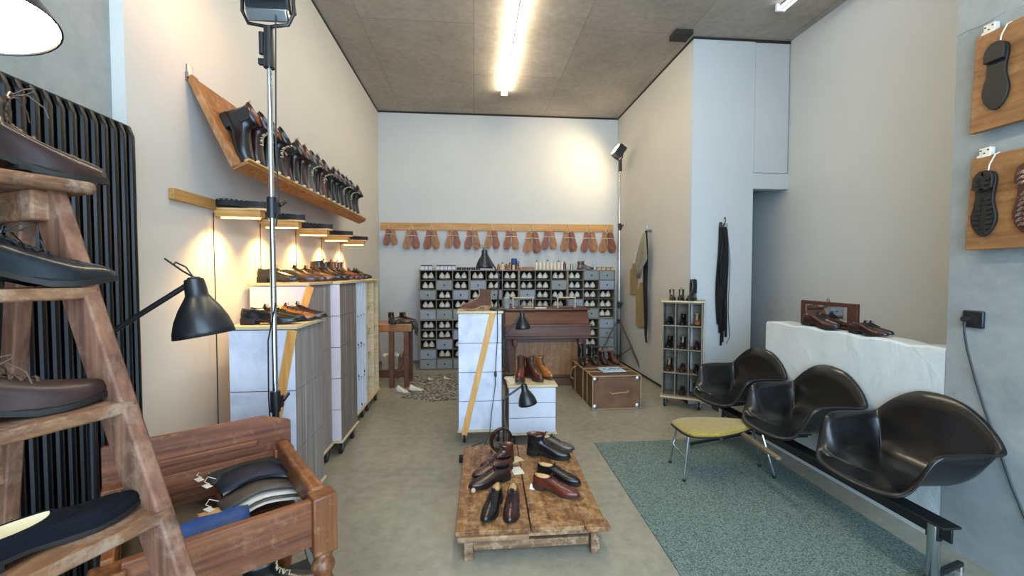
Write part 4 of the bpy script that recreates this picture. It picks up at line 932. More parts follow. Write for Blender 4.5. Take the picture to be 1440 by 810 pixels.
# ------------------------------------------------------------------ peg rail with bundles of leather soles
pg = thing('peg_rail', 'long golden pine peg rail across the back wall holding leather sole bundles', 'peg rail', (0, YB, 2.36))
MB().span((-1.58, -.024, -.065), (2.46, 0, .062)).build('rail_board', M['pine'], pg, .003)
PX = [-1.41, -1.06, -.72, -.365, -.03, .30, .635, .995, 1.30, 1.64, 2.01, 2.335]
for x in PX: MB().cyl((x, -.02, .03), (x, -.085, .04), .008).build('peg', M['ply'], pg)
def bundle(big):
    t = thing('sole_bundle', '', 'leather soles', (0, 0, 0))
    ol = [(x, y) for x, y, u in outline(.25, .036)]
    k = 0
    for s_, n_ in ((-1, 3), (1, 3)):
        for j in range(n_):
            mt = Matrix.Translation((s_*(.028 if j < 2 else .035), -.012-.012*j, -.085)) @ Matrix.Rotation(-s_*R(4+3.5*j), 4, 'Y') @ Matrix(((0, 1, 0, 0), (0, 0, 1, 0), (-1, 0, 0, 0), (0, 0, 0, 1))) @ Matrix.Scale(1.02*big, 4)
            MB().prism(ol, -.004, .004, mt).build('leather_sole', M['veg' if (j+k) % 2 else 'veg2'], t); k += 1
    MB().tube([(-.075, -.05, -.165), (-.0, -.06, -.16), (.075, -.05, -.165), (.08, .0, -.165), (-.08, 0, -.165), (-.075, -.05, -.165)], .003, 5).tube([(-.03, -.02, -.09), (0, -.02, -.005), (.03, -.02, -.09)], .003, 5).build('string', M['string'], t)
    return t
bd0 = bundle(1); 
for i, x in enumerate(PX):
    s_ = 1.28*(.86, 1.0, 1.0, .95, 1.0, .97, 1.0, 1.14, 1.0, 1.08, 1.1, 1.12)[i]
    lb = 'bundle of rosy tan leather soles tied with string, '+ORD[i]+' peg from the left'
    if i == 0: place(bd0, (x, YB-.05, 2.40), R(3), lb, 'sole bundles on the peg rail', scale=s_)
    else: dup(bd0, (x, YB-.05, 2.40), R((-4, 5, -2, 3)[i % 4]), lb, 'sole bundles on the peg rail', mats=({M['veg'].name: M['veg2'], M['veg2'].name: M['veg']} if i % 2 else None), scale=s_)
# ------------------------------------------------------------------ harmonium-like desk
og = thing('harmonium_desk', 'dark brown wooden harmonium desk with sloping lid before the cubby cabinets', 'desk', (.42, 5.80, 0))
W_, D_ = 1.17, .55
def prof_x(m, pts, x0, x1): return m.rings([[(x0, y, z) for y, z in pts], [(x1, y, z) for y, z in pts]])
prof_x(MB(), [(-.10, .70), (-.10, .845), (-.02, .845), (.06, 1.0), (.10, 1.045), (D_, 1.045), (D_, .70)], .0, W_).build('lid_case', M['organ'], og, .006)
MB().span((-.02, -.11, .835), (W_+.02, .02, .862)).build('lid_moulding', M['organ'], og, .006)
MB().span((-.03, .06, 1.04), (W_+.03, D_+.01, 1.065)).build('top_board', M['organ'], og, .006)
MB().span((-.01, -.085, .665), (W_+.01, D_, .70)).build('lower_moulding', M['organ'], og, .006)
MB().span((.03, .06, .10), (W_-.03, D_, .67)).build('body', M['organ'], og, .004)
MB().span((.14, .048, .14), (W_-.14, .062, .60)).build('front_panel', M['organ_panel'], og, .004)
for x in (.03, W_-.13): MB().span((x, .035, .10), (x+.10, .065, .665)).build('stile', M['organ'], og, .004)
MB().span((.0, .0, .0), (W_, D_, .10)).build('plinth', M['organ'], og, .008)
MB().span((W_-.16, -.07, .56), (W_-.10, .06, .665)).build('bracket', M['organ'], og, .01)
MB().span((.10, -.07, .56), (.16, .06, .665)).build('bracket', M['organ'], og, .01)
for i, (x, w_) in enumerate(((.505+.03, .30), (1.175, .27))):
    t = thing('picture_frame', ['left', 'right'][i]+' glazed gold-edged frame standing on the harmonium desk', 'frame', (x, 5.98, 1.066), R(2))
    m = MB(); h = .155
    m.span((0, 0, 0), (w_, .02, .016)).span((0, 0, h-.016), (w_, .02, h)).span((0, 0, .016), (.016, .02, h-.016)).span((w_-.016, 0, .016), (w_, .02, h-.016)); m.build('frame', M['ply'], t, .002)
    MB().span((.016, .008, .016), (w_-.016, .011, h-.016)).build('glass_pane', M['glass'], t)
small('leather_scrap', 'dark green leather scrap lying in front of the right frame on the desk', 'leather', MB().box((1.30, 5.93, 1.074), (.20, .05, .016), rz=.1), 'hide_green')
small('paper_pad', 'flat pale paper pad between the two frames on the desk', 'paper', MB().box((.93, 5.95, 1.071), (.16, .07, .01)), 'string')
small('leather_scrap', 'dark green leather scrap lying in front of the left frame on the desk', 'leather', MB().box((.63, 5.93, 1.074), (.10, .05, .018), rz=-.1), 'hide_green')
tn = thing('green_tin', 'pale grey-green tin standing beside the boot, behind the central tower lid', 'tin', (.40, 6.0, 1.065-.065+.0))
tn.location = (.45, 5.93, 1.066); MB().cyl((0, 0, 0), (0, 0, .14), .042, n=20).build('tin_body', M['pier'], tn); MB().cyl((0, 0, .14), (0, 0, .155), .044, n=20).build('lid', M['bluecard'], tn)
# ------------------------------------------------------------------ trunk with boots
tr = thing('trunk', 'old brown leather trunk with pale banding and metal corners on the floor', 'trunk', (1.335, 4.70, 0), R(1.2))
tw, td, th = .565, .98, .385
MB().span((.004, .004, .0), (tw-.004, td, th)).build('case_body', M['trunk_side'], tr, .02, seg=3)
MB().span((.012, -.002, .012), (tw-.012, .01, th-.012)).build('front_panel', M['trunk'], tr, .006)
for y in (.22, .40, .78): MB().span((-.004, y, -.0), (tw+.004, y+.022, th+.006)).build('band', M['trunk_trim'], tr, .003)
eb = MB()
eb.beam((.0, .0, th), (tw, .0, th), .02, .014).beam((0, 0, 0), (0, 0, th), .014, .014).beam((tw, 0, 0), (tw, 0, th), .014, .014).beam((0, 0, .01), (tw, 0, .01), .02, .014).beam((0, 0, th), (0, td, th), .016, .014).beam((tw, 0, th), (tw, td, th), .016, .014)
eb.build('edge_binding', M['trunk_trim'], tr, .003)
for x in (.03, tw-.03):
    for z in (.035, th-.035): MB().lathe([(.001, -.012), (.022, -.01), (.034, -.002), (.036, .006)], (x, .0, z), 14, (0, 1, 0)).build('metal_corner', M['steel'], tr)
MB().tube([(.20, -.004, .20), (.215, -.028, .19), (.31, -.032, .20), (.40, -.028, .205), (.42, -.004, .215)], .009).build('handle', M['trunk_trim'], tr)
MB().tube([(-.004, .70, .36), (-.05, .72, .33), (-.06, .80, .24), (-.04, .86, .18), (-.005, .86, .15)], .009).build('side_handle', M['trunk_trim'], tr)
bgm = thing('buckle_tray', 'flat tray of pale blue and white buckles on the brown trunk', 'tray', (1.64, 4.98, .392), R(3))
MB().span((-.14, -.12, 0), (.14, .12, .012)).build('tray', M['bluecard'], bgm, .003)
for k in range(12):
    a = k*2.4; MB().tube([(.09*math.cos(a)+.012*math.cos(q), .07*math.sin(a*1.3)+.012*math.sin(q), .016+.002*(k % 3)) for q in [j*PI/3 for j in range(7)]], .004, 5).build('buckle', M['last'] if k % 2 else M['steel'], bgm)
gt = 'boots at the back of the trunk'
shoe('tall', (1.39, 5.52, .386), R(-95), 'tall black boot at the left rear corner of the brown trunk', gt, s=.98)
shoe('tall', (1.52, 5.53, .386), R(-85), 'tall dark boot, second from the left at the rear of the trunk', gt, s=.97, mats=('L_dark',))
shoe('chelsea', (1.68, 5.55, .386), R(-92), 'dark brown ankle boot, third from the left at the rear of the trunk', gt, s=.97, mats=('L_darkbrown',))
shoe('chelsea', (1.80, 5.55, .386), R(-84), 'brown ankle boot at the right rear of the trunk', gt, s=.97, mats=('L_brown',))
bg_ = thing('gear_bag', 'black bag on the floor behind the trunk near the tripod', 'bag', (2.18, 6.42, 0), .5)
MB().lathe([(.10, 0), (.13, .03), (.12, .12), (.09, .19), (.05, .22), (.001, .225)], n=16).build('bag_body', M['black_rubber'], bg_); MB().tube([(-.06, 0, .19), (-.03, 0, .28), (.03, 0, .28), (.06, 0, .19)], .008).build('strap', M['black_rubber'], bg_)
# ------------------------------------------------------------------ cobbler's table at the back left
ct = thing('work_table', 'rough brown wooden work table against the back left corner, piled with shoes', 'table', (-1.58, 5.86, 0))
MB().span((0, -.02, .765), (.735, .42, .875)).build('table_top', M['organ_panel'], ct, .012)
for x, y in ((.46, .02), (.66, .01), (.06, .02), (.66, .36), (.06, .36)): MB().span((x-.035, y-.02, 0), (x+.03, y+.045, .77)).build('leg', M['organ'], ct, .006)
MB().span((.08, .02, .14), (.70, .06, .24)).build('stretcher', M['walnut'], ct, .004)
MB().beam((.52, .05, .12), (.64, .05, .50), .03, .05).build('brace', M['organ'], ct, .004)
gw = 'worn shoes on the work table'
shoe('chelsea', (-1.16, 6.02, .876), R(-70), 'black ankle boot at the left on the rough work table', gw, mats=('L_black',))
shoe('boot', (-1.05, 6.10, .876), R(-20), 'dark oxblood boot lying at the right end of the work table', gw, s=.9, mats=('L_oxblood',))
shoe('derby', (-1.14, 5.92, .876), R(5), 'worn brown lace-up shoe at the front edge of the work table', gw, mats=('L_greybrown',))
hm_ = thing('leather_apron', 'brown leather cloth hanging over the right end of the work table', 'leather', (-.84, 5.98, .88)); m = MB()
m.rings([[(-.2, y, .004+.01*math.sin(y*30)) for y in (-.12, -.05, .02, .1, .2)], [(0, y, .012+.01*math.cos(y*40)) for y in (-.12, -.05, .02, .1, .2)], [(.03, y, -.03) for y in (-.13, -.05, .02, .1, .2)], [(.04, y, -.17-.04*math.sin(y*20)) for y in (-.14, -.05, .02, .1, .2)]], False, False, close=False); m.build('hide', M['L_greybrown'], hm_, solid=.006)
bx2 = thing('parts_box', 'pale box of white shoe parts on the shelf of the work table', 'box', (-1.26, 5.92, .241)); MB().span((0, 0, 0), (.22, .22, .17)).build('box_body', M['cubby'], bx2, .003)
for k in range(7): MB().lathe([(.001, -.03), (.028, -.01), (.03, .01), (.001, .03)], (.03+.028*k, .06+.05*(k % 3), .185), 8, (k % 3-1, .5, 1)).build('shoe_part', M['last'], bx2)
for i, (x, y, a, s_) in enumerate([(-.86, 5.66, .2, .8), (-1.02, 5.66, -.4, .75), (-.66, 6.15, 1.0, .45), (-.45, 6.2, .5, .45)]):
    o = last0.copy(); C.objects.link(o); o.location = (x, y, .014 if i > 1 else .001); o.rotation_euler = (0, 0, a); o.scale = (s_,)*3; o['category'] = 'shoe last'
    o['label'] = ['white shoe last lying on the floor under the right leg of the work table', 'white shoe last lying on the floor at the left under the work table', 'cream shoe last lying at the left edge of the woven rug', 'cream shoe last lying in the middle of the woven rug'][i]
    if 'group' in o: del o['group']
# ------------------------------------------------------------------ aprons and patterns on the right wall
ap = thing('wall_hook', 'metal coat hook high on the right wall holding the aprons', 'hook', (XR, 5.98, 2.17))
MB().box((-.008, 0, 0), (.014, .10, .04)).build('plate', M['steel'], ap, .003); MB().tube([(-.01, -.03, 0), (-.07, -.03, .0), (-.08, -.03, .06)], .006).tube([(-.01, .03, -.0), (-.06, .03, -.02), (-.07, .03, .03)], .006).tube([(-.01, .0, -.0), (-.05, .0, .03), (-.06, .0, .09)], .005).build('prong', M['steel'], ap)
def hanging(name, label, cat, loc, rows, mat, thick=.004):
    """rows: list of (z, y_left, y_right, x_out); a draped sheet with folds"""
    t = thing(name, label, cat, loc); m = MB(); rs = []
    for z, a, b2, xo in rows:
        rs.append([(-xo-.012*math.sin(q*9+z*3)*(.6+abs(b2-a)), a+(b2-a)*q, z) for q in [i/10 for i in range(11)]])
    m.rings(rs, False, False, close=False).build('cloth', M[mat], t, solid=thick, smooth=60); return t
M['apron_grey'] = plain('grey linen', '8a8473', .9, 0, 0, .15, 20); M['kraft'] = plain('brown kraft card', '9b8455', .8, 0, 0, .1, 12); M['apron_black'] = plain('black canvas', '16161a', .9)
hanging('apron', 'long black apron hanging from the hook on the right wall', 'apron', (XR-.03, 5.98, 2.17), [(0, -.04, .03, .04), (-.3, -.08, .05, .05), (-.8, -.07, .06, .05), (-1.3, -.08, .06, .04), (-1.5, -.04, .05, .03), (-1.62, -.02, .02, .02)], 'apron_black')
hanging('cloth', 'grey-beige linen cloth folded to a point over the black apron', 'cloth', (XR-.08, 5.98, 2.14), [(0, -.05, .03, .02), (-.18, -.12, .11, .04), (-.38, -.17, .20, .05), (-.50, -.02, .24, .05), (-.66, .10, .20, .04)], 'apron_grey')
M['kraftedge'] = M['kraft']
for i, (y, z, w_, h, lb) in enumerate([(6.60, 1.46, .30, .46, 'small kraft card pattern hanging on the right wall, the upper one'), (6.25, 1.07, .42, .62, 'large kraft card pattern hanging on the right wall, the lower one')]):
    t = thing('card_pattern', lb, 'pattern', (XR-.014-.012*i, y, z))
    o = [(-w_/2, -h/2), (w_/2, -h/2-.02), (w_/2, h*.32), (w_*.22, h*.40), (w_*.16, h*.56), (-w_*.16, h*.56), (-w_*.24, h*.40), (-w_/2, h*.30)]
    MB().prism(o, -.003, .003, Matrix(((0, 0, 1, 0), (1, 0, 0, 0), (0, 1, 0, 0), (0, 0, 0, 1)))).build('card', M['kraft'], t)
    MB().beam((-.006, 0, -h/2+.01), (-.006, 0, h*.4), .003, .006, Vector((0, 1, 0))).build('centre_fold', M['apron_grey'], t)
    MB().tube([(0, 0, h*.55), (-.004, .005, h*.62), (-.0, 0, h*.7)], .003).build('string', M['string'], t)
# ------------------------------------------------------------------ pigeonhole trolley at the right with shoes
ca = R(-31); cr = thing('cubby_trolley', 'grey cubby trolley with twelve shoe compartments on castors by the right wall corner', 'trolley', (2.175, 4.77, 0), ca)
cw_, cd_, z0_, z1_ = .43, .27, .135, 1.225
MB().span((0, 0, z0_), (.014, cd_, z1_)).span((cw_-.014, 0, z0_), (cw_, cd_, z1_)).span((0, 0, z1_-.014), (cw_, cd_, z1_)).span((0, 0, z0_), (cw_, cd_, z0_+.014)).build('carcass', M['cubby'], cr, .001)
MB().span((.01, cd_-.012, z0_), (cw_-.01, cd_-.004, z1_)).build('back_panel', M['cubby'], cr)
for k in (1, 2): MB().span((cw_*k/3-.006, .003, z0_), (cw_*k/3+.006, cd_, z1_-.01)).build('divider', M['cubby'], cr)
for k in (1, 2, 3): MB().span((.01, .003, z0_+(z1_-z0_)*k/4-.006), (cw_-.01, cd_, z0_+(z1_-z0_)*k/4+.006)).build('shelf', M['cubby'], cr)
MB().span((-.015, -.015, z0_-.02), (cw_+.015, cd_+.015, z0_)).build('platform', M['ply'], cr, .002); MB().span((-.015, -.015, z1_), (cw_+.015, cd_+.012, z1_+.018)).build('lid_board', M['ply'], cr, .002)
MB().beam((cw_+.008, .02, z0_), (cw_+.008, .24, z1_), .05, .012, Vector((1, 0, 0))).build('side_strap', M['ply'], cr, .002)
for cx in (.03, cw_-.03):
    for cy in (.03, cd_-.05): castor(cr, cx, cy, .045)
cm = Matrix.Translation((2.175, 4.77, 0)) @ Matrix.Rotation(ca, 4, 'Z')
cols_ = [['L_black', 'L_black', 'L_honey'], ['L_dark', 'L_dark', 'L_oxblood'], ['L_brown', 'L_brown', 'L_dark'], [None, 'L_greybrown', 'L_black']]
for r_ in range(4):
    for c_ in range(3):
        q = cols_[r_][c_]
        if not q: continue
        z = z1_-(r_+1)*(z1_-z0_)/4+.0075
        p = cm @ Vector((cw_*(c_+.5)/3, .245, z))
        shoe(['derby', 'chelsea', 'boot', 'derbyo'][(r_+c_) % 4] if q != 'L_honey' else 'boot', tuple(p), ca-PI/2+R(3*(c_-1)), cn[q]+' shoe in the '+['top', 'second', 'third', 'bottom'][r_]+' row, '+['left', 'middle', 'right'][c_]+' compartment of the cubby trolley', 'shoes in the cubby trolley', s=.80, mats=(q,))
gq = 'shoes on top of the cubby trolley'
for i, (x, k, q, s_, lb) in enumerate([(.075, 'boot', 'L_darkbrown', .8, 'dark brown ankle boot at the left on top of the cubby trolley'), (.19, 'boot', 'L_black', .82, 'black lace-up boot in the middle on top of the cubby trolley'), (.325, 'tall', 'L_black', 1.0, 'tall black boot at the right on top of the cubby trolley')]):
    p = cm @ Vector((x, .235, z1_+.019)); shoe(k, tuple(p), ca-PI/2+R(8*(1-i)), lb, gq, s=s_, mats=(q,))
# belts on a hook on the recess wall
hk = thing('wall_hook', 'metal hook on the pale blue wall holding the dark belts', 'hook', (2.90, YF-.02, 2.12)); MB().box((0, -.006, 0), (.03, .012, .08)).build('plate', M['darksteel'], hk, .002); MB().tube([(0, -.01, 0), (0, -.07, -.01), (.01, -.09, .05), (.02, -.06, .09), (.03, -.03, .08)], .006).build('prong', M['darksteel'], hk)
for i in range(7):
    t = thing('belt', ['outer left', 'second', 'third', 'middle', 'fifth', 'sixth', 'outer right'][i]+' dark leather belt in the bunch hanging on the pale blue wall', 'belt', (2.88+i*.012, YF-.05-.008*(i % 3), 2.10), 0, 'belts hanging on the recess wall')
    L_ = [1.15, 1.25, 1.18, 1.40, 1.36, 1.22, 1.30][i]; m = MB(); rs = []
    for q in range(13):
        f = q/12; xx = (i-3)*.008*math.sin(f*PI*.8)+.008*math.sin(f*7+i); rs.append([(xx-.014, 0, -L_*f), (xx+.014, -.006*math.sin(f*9+i), -L_*f), (xx+.014, .004, -L_*f), (xx-.014, .004, -L_*f)])
    m.rings(rs).build('strap', M['L_black' if i % 3 else 'L_dark'], t); MB().tube([(-.018, -.004, .0), (.018, -.004, 0), (.018, -.004, .035), (-.018, -.004, .035), (-.018, -.004, 0)], .003, 6).build('belt_buckle', M['steel'], t)
t = tag(MB().tube([(2.975, YF-.04, 2.08), (3.01, YF-.05, 1.7), (3.0, YF-.045, 1.1), (3.02, YF-.05, .8), (2.98, YF-.05, .72)], .004).build('leather_lace', M['L_darkbrown']), 'thin brown leather lace hanging right of the belt bunch', 'lace')
# ------------------------------------------------------------------ black bucket chairs on a beam
half = [(.245, 0, .408), (.243, .08, .409), (.232, .16, .414), (.205, .225, .425), (.172, .262, .448), (.140, .285, .500), (.115, .300, .565), (.090, .311, .620), (.055, .319, .650), (0, .325, .659), (-.07, .328, .661), (-.15, .332, .659), (-.225, .336, .655), (-.268, .326, .664), (-.284, .296, .705), (-.293, .252, .752), (-.299, .195, .798), (-.303, .13, .836), (-.304, .065, .854), (-.304, 0, .860)]
def crs(pts, n=3): # Catmull-Rom through the rim points
    out = []
    for i in range(len(pts)-1):
        p0 = Vector(pts[max(i-1, 0)]); p1 = Vector(pts[i]); p2 = Vector(pts[i+1]); p3 = Vector(pts[min(i+2, len(pts)-1)])
        for k in range(n):
            t = k/n; out.append(.5*((2*p1)+(p2-p0)*t+(2*p0-5*p1+4*p2-p3)*t*t+(3*p1-p0-3*p2+p3)*t**3))
    out.append(Vector(pts[-1])); return out
hf = crs(half); rim = hf+[Vector((p.x, -p.y, p.z)) for p in reversed(hf[1:-1])]
def armchair():
    t = thing('bucket_chair', '', 'chair', (0, 0, 0)); K = 12; c0 = Vector((.02, 0, .402)); rs = [[] for _ in range(K+3)]
    for p in rim:
        d = Vector((p.x-c0.x, p.y, 0)); dl = d.normalized(); hi = p.z-.40
        P1 = c0+Vector((d.x*.62, d.y*.62, -.004))
        if hi < .06: P2 = c0+Vector((d.x*.93, d.y*.93, .012))
        else:
            sd = min(1, abs(p.y)/.30)*(1 if p.x > -.27 else .6); f_ = .90-.16*sd
            P2 = c0+Vector((d.x*(.97 if p.x > -.1 else .86), d.y*f_, .03+hi*.10))
        P1b = c0+Vector((d.x*.70, d.y*.70, .0))
        for k in range(K+1):
            q = k/K; rs[k].append(bez(c0, P1b, P2, p, q))
        low = max(0, 1-hi/.10)
        rs[K+1].append(p+dl*(.012+.006*low)+Vector((0, 0, .002-.008*low))); rs[K+2].append(p+dl*(.024-.004*low)+Vector((0, 0, -.003-.020*low)))
    m = MB(); n = len(rim); m.v = [tuple(c0)]; m.f = [(0, 1+i, 1+(i+1) % n) for i in range(n)]
    for k in range(1, K+3): m.v += [tuple(v) for v in rs[k]]
    for k in range(K+1):
        for i in range(n): j = (i+1) % n; a = 1+k*n; m.f.append((a+i, a+j, a+n+j, a+n+i))
    m.build('shell', M['black_shell'], t, smooth=80, solid=.006)
    MB().box((0, 0, .385), (.20, .18, .014)).box((0, .07, .375), (.16, .02, .03)).box((0, -.07, .375), (.16, .02, .03)).build('mounting_bracket', M['black_metal'], t, .002)
    return t
ch = armchair(); ys = [2.20, 2.945, 3.69]
lbs = ['glossy black bucket chair nearest the viewer, at the right end of the row', 'glossy black bucket chair in the middle of the row of three', 'glossy black bucket chair farthest back in the row, near the yellow stool']
place(ch, (2.335, ys[0], 0), PI, lbs[0], 'black bucket chairs in a row')
for i in (1, 2): dup(ch, (2.335, ys[i], 0), PI+R((0, -1, 4)[i]), lbs[i], 'black bucket chairs in a row')
be = thing('seating_beam', 'black steel beam on chrome columns carrying the three bucket chairs', 'beam', (2.24, 2.8, 0))
MB().box((0, -.0, .348), (.10, 2.04, .012)).box((0, 0, .31), (.012, 2.04, .07)).build('beam', M['black_metal'], be, .002)
for y in (-.94, .86):
    c_ = MB().cyl((0, y, .04), (0, y, .34), .026, n=20).build('column', M['chrome'], be)
    MB().box((0, y, .30), (.028, .06, .09)).build('column_bracket', M['black_metal'], be, .003)
    MB().beam((-.33, y-.08, .045), (.28, y+.1, .045), .028, .022).build('foot_bar', M['black_metal'], be, .004)
    for s_ in ((-.33, y-.08), (.28, y+.1)): MB().cyl((s_[0], s_[1], 0), (s_[0], s_[1], .034), .014).build('glide', M['chrome'], be)
MB().beam((-.19, .46, .335), (-.25, -.20, .335), .035, .02).build('wooden_slat', M['slat'], be, .003)
MB().lathe([(.001, -.03), (.018, -.028), (.018, .028), (.001, .03)], (-.165, .25, .325), 12, (1, .2, 0)).build('chrome_joint', M['chrome'], be)
# yellow stool
st = thing('upholstered_stool', 'low mustard yellow upholstered stool on chrome legs beside the black chairs', 'stool', (1.9, 3.15, 0))
oc = [(-.31, .13), (-.335, .08), (-.335, -.08), (-.31, -.155), (-.25, -.185), (-.1, -.19), (.08, -.135), (.24, -.06), (.34, -.02), (.36, .03), (.33, .08), (.20, .13), (.0, .18), (-.2, .18)]
def oround(pts, n=4):
    o = []; L_ = len(pts)
    for i in range(L_):
        p0, p1, p2, p3 = [Vector((*pts[(i+k) % L_], 0)) for k in (-1, 0, 1, 2)]
        for k in range(n):
            t = k/n; v = .5*((2*p1)+(p2-p0)*t+(2*p0-5*p1+4*p2-p3)*t*t+(3*p1-p0-3*p2+p3)*t**3); o.append((v.x, v.y))
    return o
oc = oround(oc)
def ringz(z, f): return [(x*f, y*f, z) for x, y in oc]
MB().rings([ringz(.338, .985), ringz(.338, 1.0), ringz(.348, 1.0), ringz(.350, .99)]).build('seat_pan', M['black_rubber'], st)
MB().rings([ringz(.350, .975), ringz(.362, .985), ringz(.372, .955), ringz(.378, .85), ringz(.381, .5)]).build('seat_cushion', M['yellow'], st)
for (x, y, x2, y2) in ((-.27, .12, -.31, .16), (-.30, -.12, -.35, -.15), (.30, .02, .37, .03), (.28, -.10, .355, -.16)):
    MB().tube([(x, y, .335), (x+(x2-x)*.12, y+(y2-y)*.12, .325), (x2, y2, .02)], .009).build('leg', M['chrome'], st); MB().cyl((x2, y2, 0), (x2, y2, .025), .013).build('rubber_foot', M['black_rubber'], st)
MB().cyl((-.298, .145, .17), (-.33, -.135, .17), .006).cyl((.33, .02, .2), (.325, -.13, .2), .006).build('stretcher', M['chrome'], st)
# ------------------------------------------------------------------ parapet: mirror and shoes
mr = thing('standing_mirror', 'small dark wood framed mirror standing on the white parapet', 'mirror', (2.80, 2.88, 1.122))
L_, h = .54, .205
m = MB(); m.span((-.012, 0, 0), (.012, L_, .022)).span((-.012, 0, h-.03), (.012, L_, h)).span((-.012, 0, .022), (.012, .085, h-.03)).span((-.012, L_-.055, .022), (.012, L_, h-.03)); m.build('frame', M['walnut'], mr, .003)
MB().span((-.004, .085, .022), (.004, L_-.055, h-.03)).build('mirror_glass', M['mirror'], mr); MB().tube([(0, .27, h), (0, .255, h+.015), (0, .27, h+.028), (0, .285, h+.015), (0, .27, h)], .004).build('hanging_ring', M['steel'], mr)
gp2 = 'shoes on the white parapet'
shoe('derby', (2.735, 3.31, 1.126), R(-90), 'dark oxblood lace-up shoe in front of the small mirror on the parapet', gp2, s=1.15, mats=('L_oxblood',))
shoe('derby', (2.80, 2.90, 1.124), R(-80), 'dark brown shoe just right of the small mirror on the parapet', gp2, s=.86, mats=('L_darkbrown',))
shoe('derby', (2.72, 2.86, 1.124), R(-86), 'dark oxblood shoe at the right end of the shoes on the parapet', gp2, s=.92, mats=('L_oxblood',))
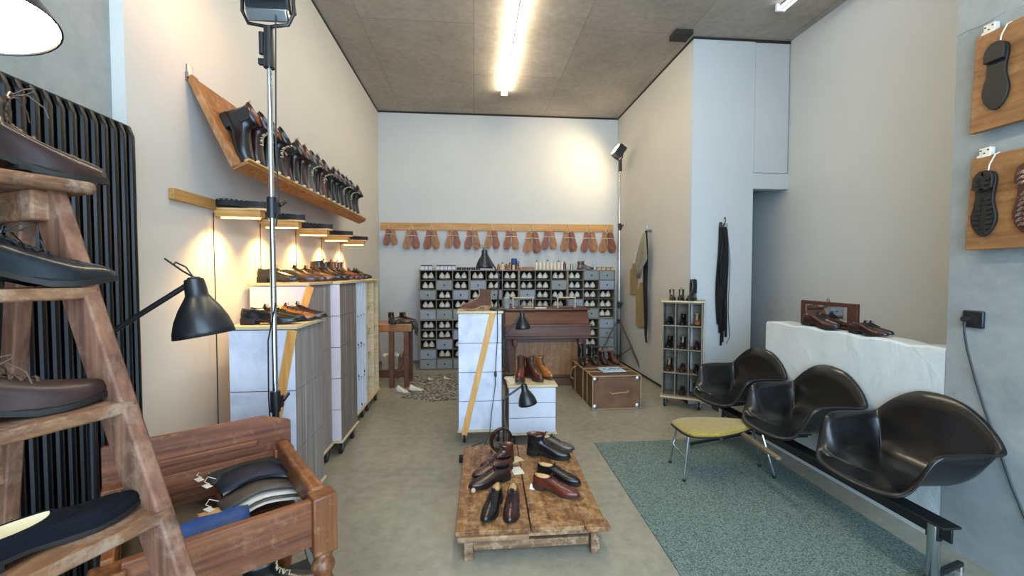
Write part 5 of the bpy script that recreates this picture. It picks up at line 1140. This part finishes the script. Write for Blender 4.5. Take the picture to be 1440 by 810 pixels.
# ------------------------------------------------------------------ boards with soles on the right pier
def sole_board(zb, zt_, label, kinds, up_):
    t = thing('sole_board', label, 'display board', (2.67, 2.06, zb)); h = zt_-zb; L_ = .62
    # hangs from its top edge, leaning a little from the wall at the bottom
    m = MB(); m.rings([[(-.012, 0, h), (-.040, 0, h-.004), (-.062, 0, 0), (-.034, 0, 0)], [(-.012, -L_, h), (-.040, -L_, h-.004), (-.062, -L_, 0), (-.034, -L_, 0)]]); m.build('board', M['soleboard'], t, .003)
    for y in (-.05, -.5):
        MB().box((-.018, y, h+.022), (.03, .052, .044)).box((-.034, y, h-.0), (.014, .06, .016)).build('hinge', M['last'], t, .004)
        for dy, dz in ((-.016, .03), (.016, .03), (0, .014)): MB().lathe([(.001, -.003), (.004, -.002), (.004, .002)], (-.034, y+dy, h+dz), 6, (1, 0, 0)).build('screw', M['darksteel'], t)
    lean = math.atan2(.022, h)
    for i, (yy, k) in enumerate(kinds):
        zt = h-.085
        O = [(x, y_, u) for x, y_, u in outline(.335, .056)]
        # sole hangs toe down, tread outward
        b = Matrix.Translation((-.045, yy, zt)) @ Matrix.Rotation(lean, 4, 'Y') @ Matrix(((0, 0, -1, 0), (0, 1, 0, 0), (-1, 0, 0, 0), (0, 0, 0, 1)))
        nm = {'plain': 'smooth black', 'lug': 'black lugged', 'brown': 'brown ribbed'}[k]
        o = thing('shoe_sole', nm+' shoe sole, '+['left', 'right', 'third'][i]+' one hanging by a string on the '+up_+' wall board', 'shoe sole', tuple(Vector((2.67, 2.06, zb))))
        mat = 'sole_dark' if k != 'brown' else 'L_brown'
        MB().prism([(x, y_) for x, y_, u in O], .0, .018, b).build('sole', M[mat], o, .003)
        MB().prism([(x-.001, y_) for x, y_, u in O if u <= .3], .018, .038, b).build('heel', M[mat], o, .003)
        if k != 'plain':
            tr_ = MB()
            for q in range(13):
                x = .02+q*.0245
                if .10 < x < .125: continue
                wv = [abs(p[1]) for p in O if abs(p[0]-x) < .03]; ww = min(wv)*.86 if wv else .02
                zz = .038 if x < .1 else .018
                if k == 'lug':
                    for s_ in (-1, 1):
                        tr_.add([b @ Vector(p) for p in ((x-.008, s_*ww, zz), (x+.006, s_*ww, zz), (x+.010, s_*ww*.35, zz), (x-.004, s_*ww*.35, zz), (x-.008, s_*ww, zz+.008), (x+.006, s_*ww, zz+.008), (x+.010, s_*ww*.35, zz+.008), (x-.004, s_*ww*.35, zz+.008))], [(3, 2, 1, 0), (4, 5, 6, 7), (0, 1, 5, 4), (1, 2, 6, 5), (2, 3, 7, 6), (3, 0, 4, 7)])
                else:
                    for a in range(-4, 5):
                        y0 = ww*a/4.5; tr_.cyl(b @ Vector((x-.010, y0*.7, zz)), b @ Vector((x+.010, y0, zz+.006)), .0035, n=5)
            tr_.build('tread_pattern', M[mat], o)
        p = b @ Vector((.01, 0, .01))
        MB().tube([p, p+Vector((-.006, -.01, .04)), Vector((-.044, yy-.02, h-.005)), Vector((-.02, yy-.02, h+.006))], .003, 5).build('string', M['string'], o)
sole_board(2.285, 2.79, 'brown wooden board with smooth black soles, the upper one on the right concrete pier', [(-.115, 'plain'), (-.29, 'plain')], 'upper')
sole_board(1.675, 2.16, 'brown wooden board with lugged soles, the lower one on the right concrete pier', [(-.085, 'lug'), (-.26, 'brown')], 'lower')
# socket and cord
sk = thing('wall_socket', 'black square wall socket on the right concrete pier', 'socket', (2.67, 2.05, 1.307))
MB().box((-.009, 0, 0), (.018, .095, .092)).build('plate', M['black_metal'], sk, .006); MB().cyl((-.02, 0, 0), (-.012, 0, 0), .03, n=20).build('outlet', M['black_rubber'], sk); MB().cyl((-.05, .018, -.0), (-.012, .018, -.0), .014).build('plug', M['black_rubber'], sk)
pc = MB().tube([(2.63, 2.068, 1.30), (2.628, 2.066, 1.24), (2.64, 2.06, 1.15), (2.652, 2.03, 1.0), (2.655, 1.985, .85), (2.655, 1.93, .70), (2.655, 1.86, .50), (2.655, 1.80, .36), (2.655, 1.66, .12), (2.64, 1.5, .03), (2.62, 1.0, .012)], .0055).build('power_cord', M['greycord'], sk); pc.matrix_parent_inverse = Matrix.Translation(sk.location).inverted()
# ------------------------------------------------------------------ drop unused prototypes, sampling, view
for k, (root, fresh) in P.items():
    for c_ in list(kids(root)):
        for g_ in list(kids(c_)): bpy.data.objects.remove(g_, do_unlink=True)
        bpy.data.objects.remove(c_, do_unlink=True)
    bpy.data.objects.remove(root, do_unlink=True)
sc = bpy.context.scene
sc.view_settings.view_transform = 'Standard'; sc.view_settings.look = 'None'; sc.view_settings.gamma = 1; sc.view_settings.exposure = EXPO; sc.view_settings.use_curve_mapping = False
sc.cycles.use_denoising = True; sc.cycles.max_bounces = 8; sc.cycles.diffuse_bounces = 4; sc.cycles.glossy_bounces = 3; sc.cycles.sample_clamp_indirect = 6
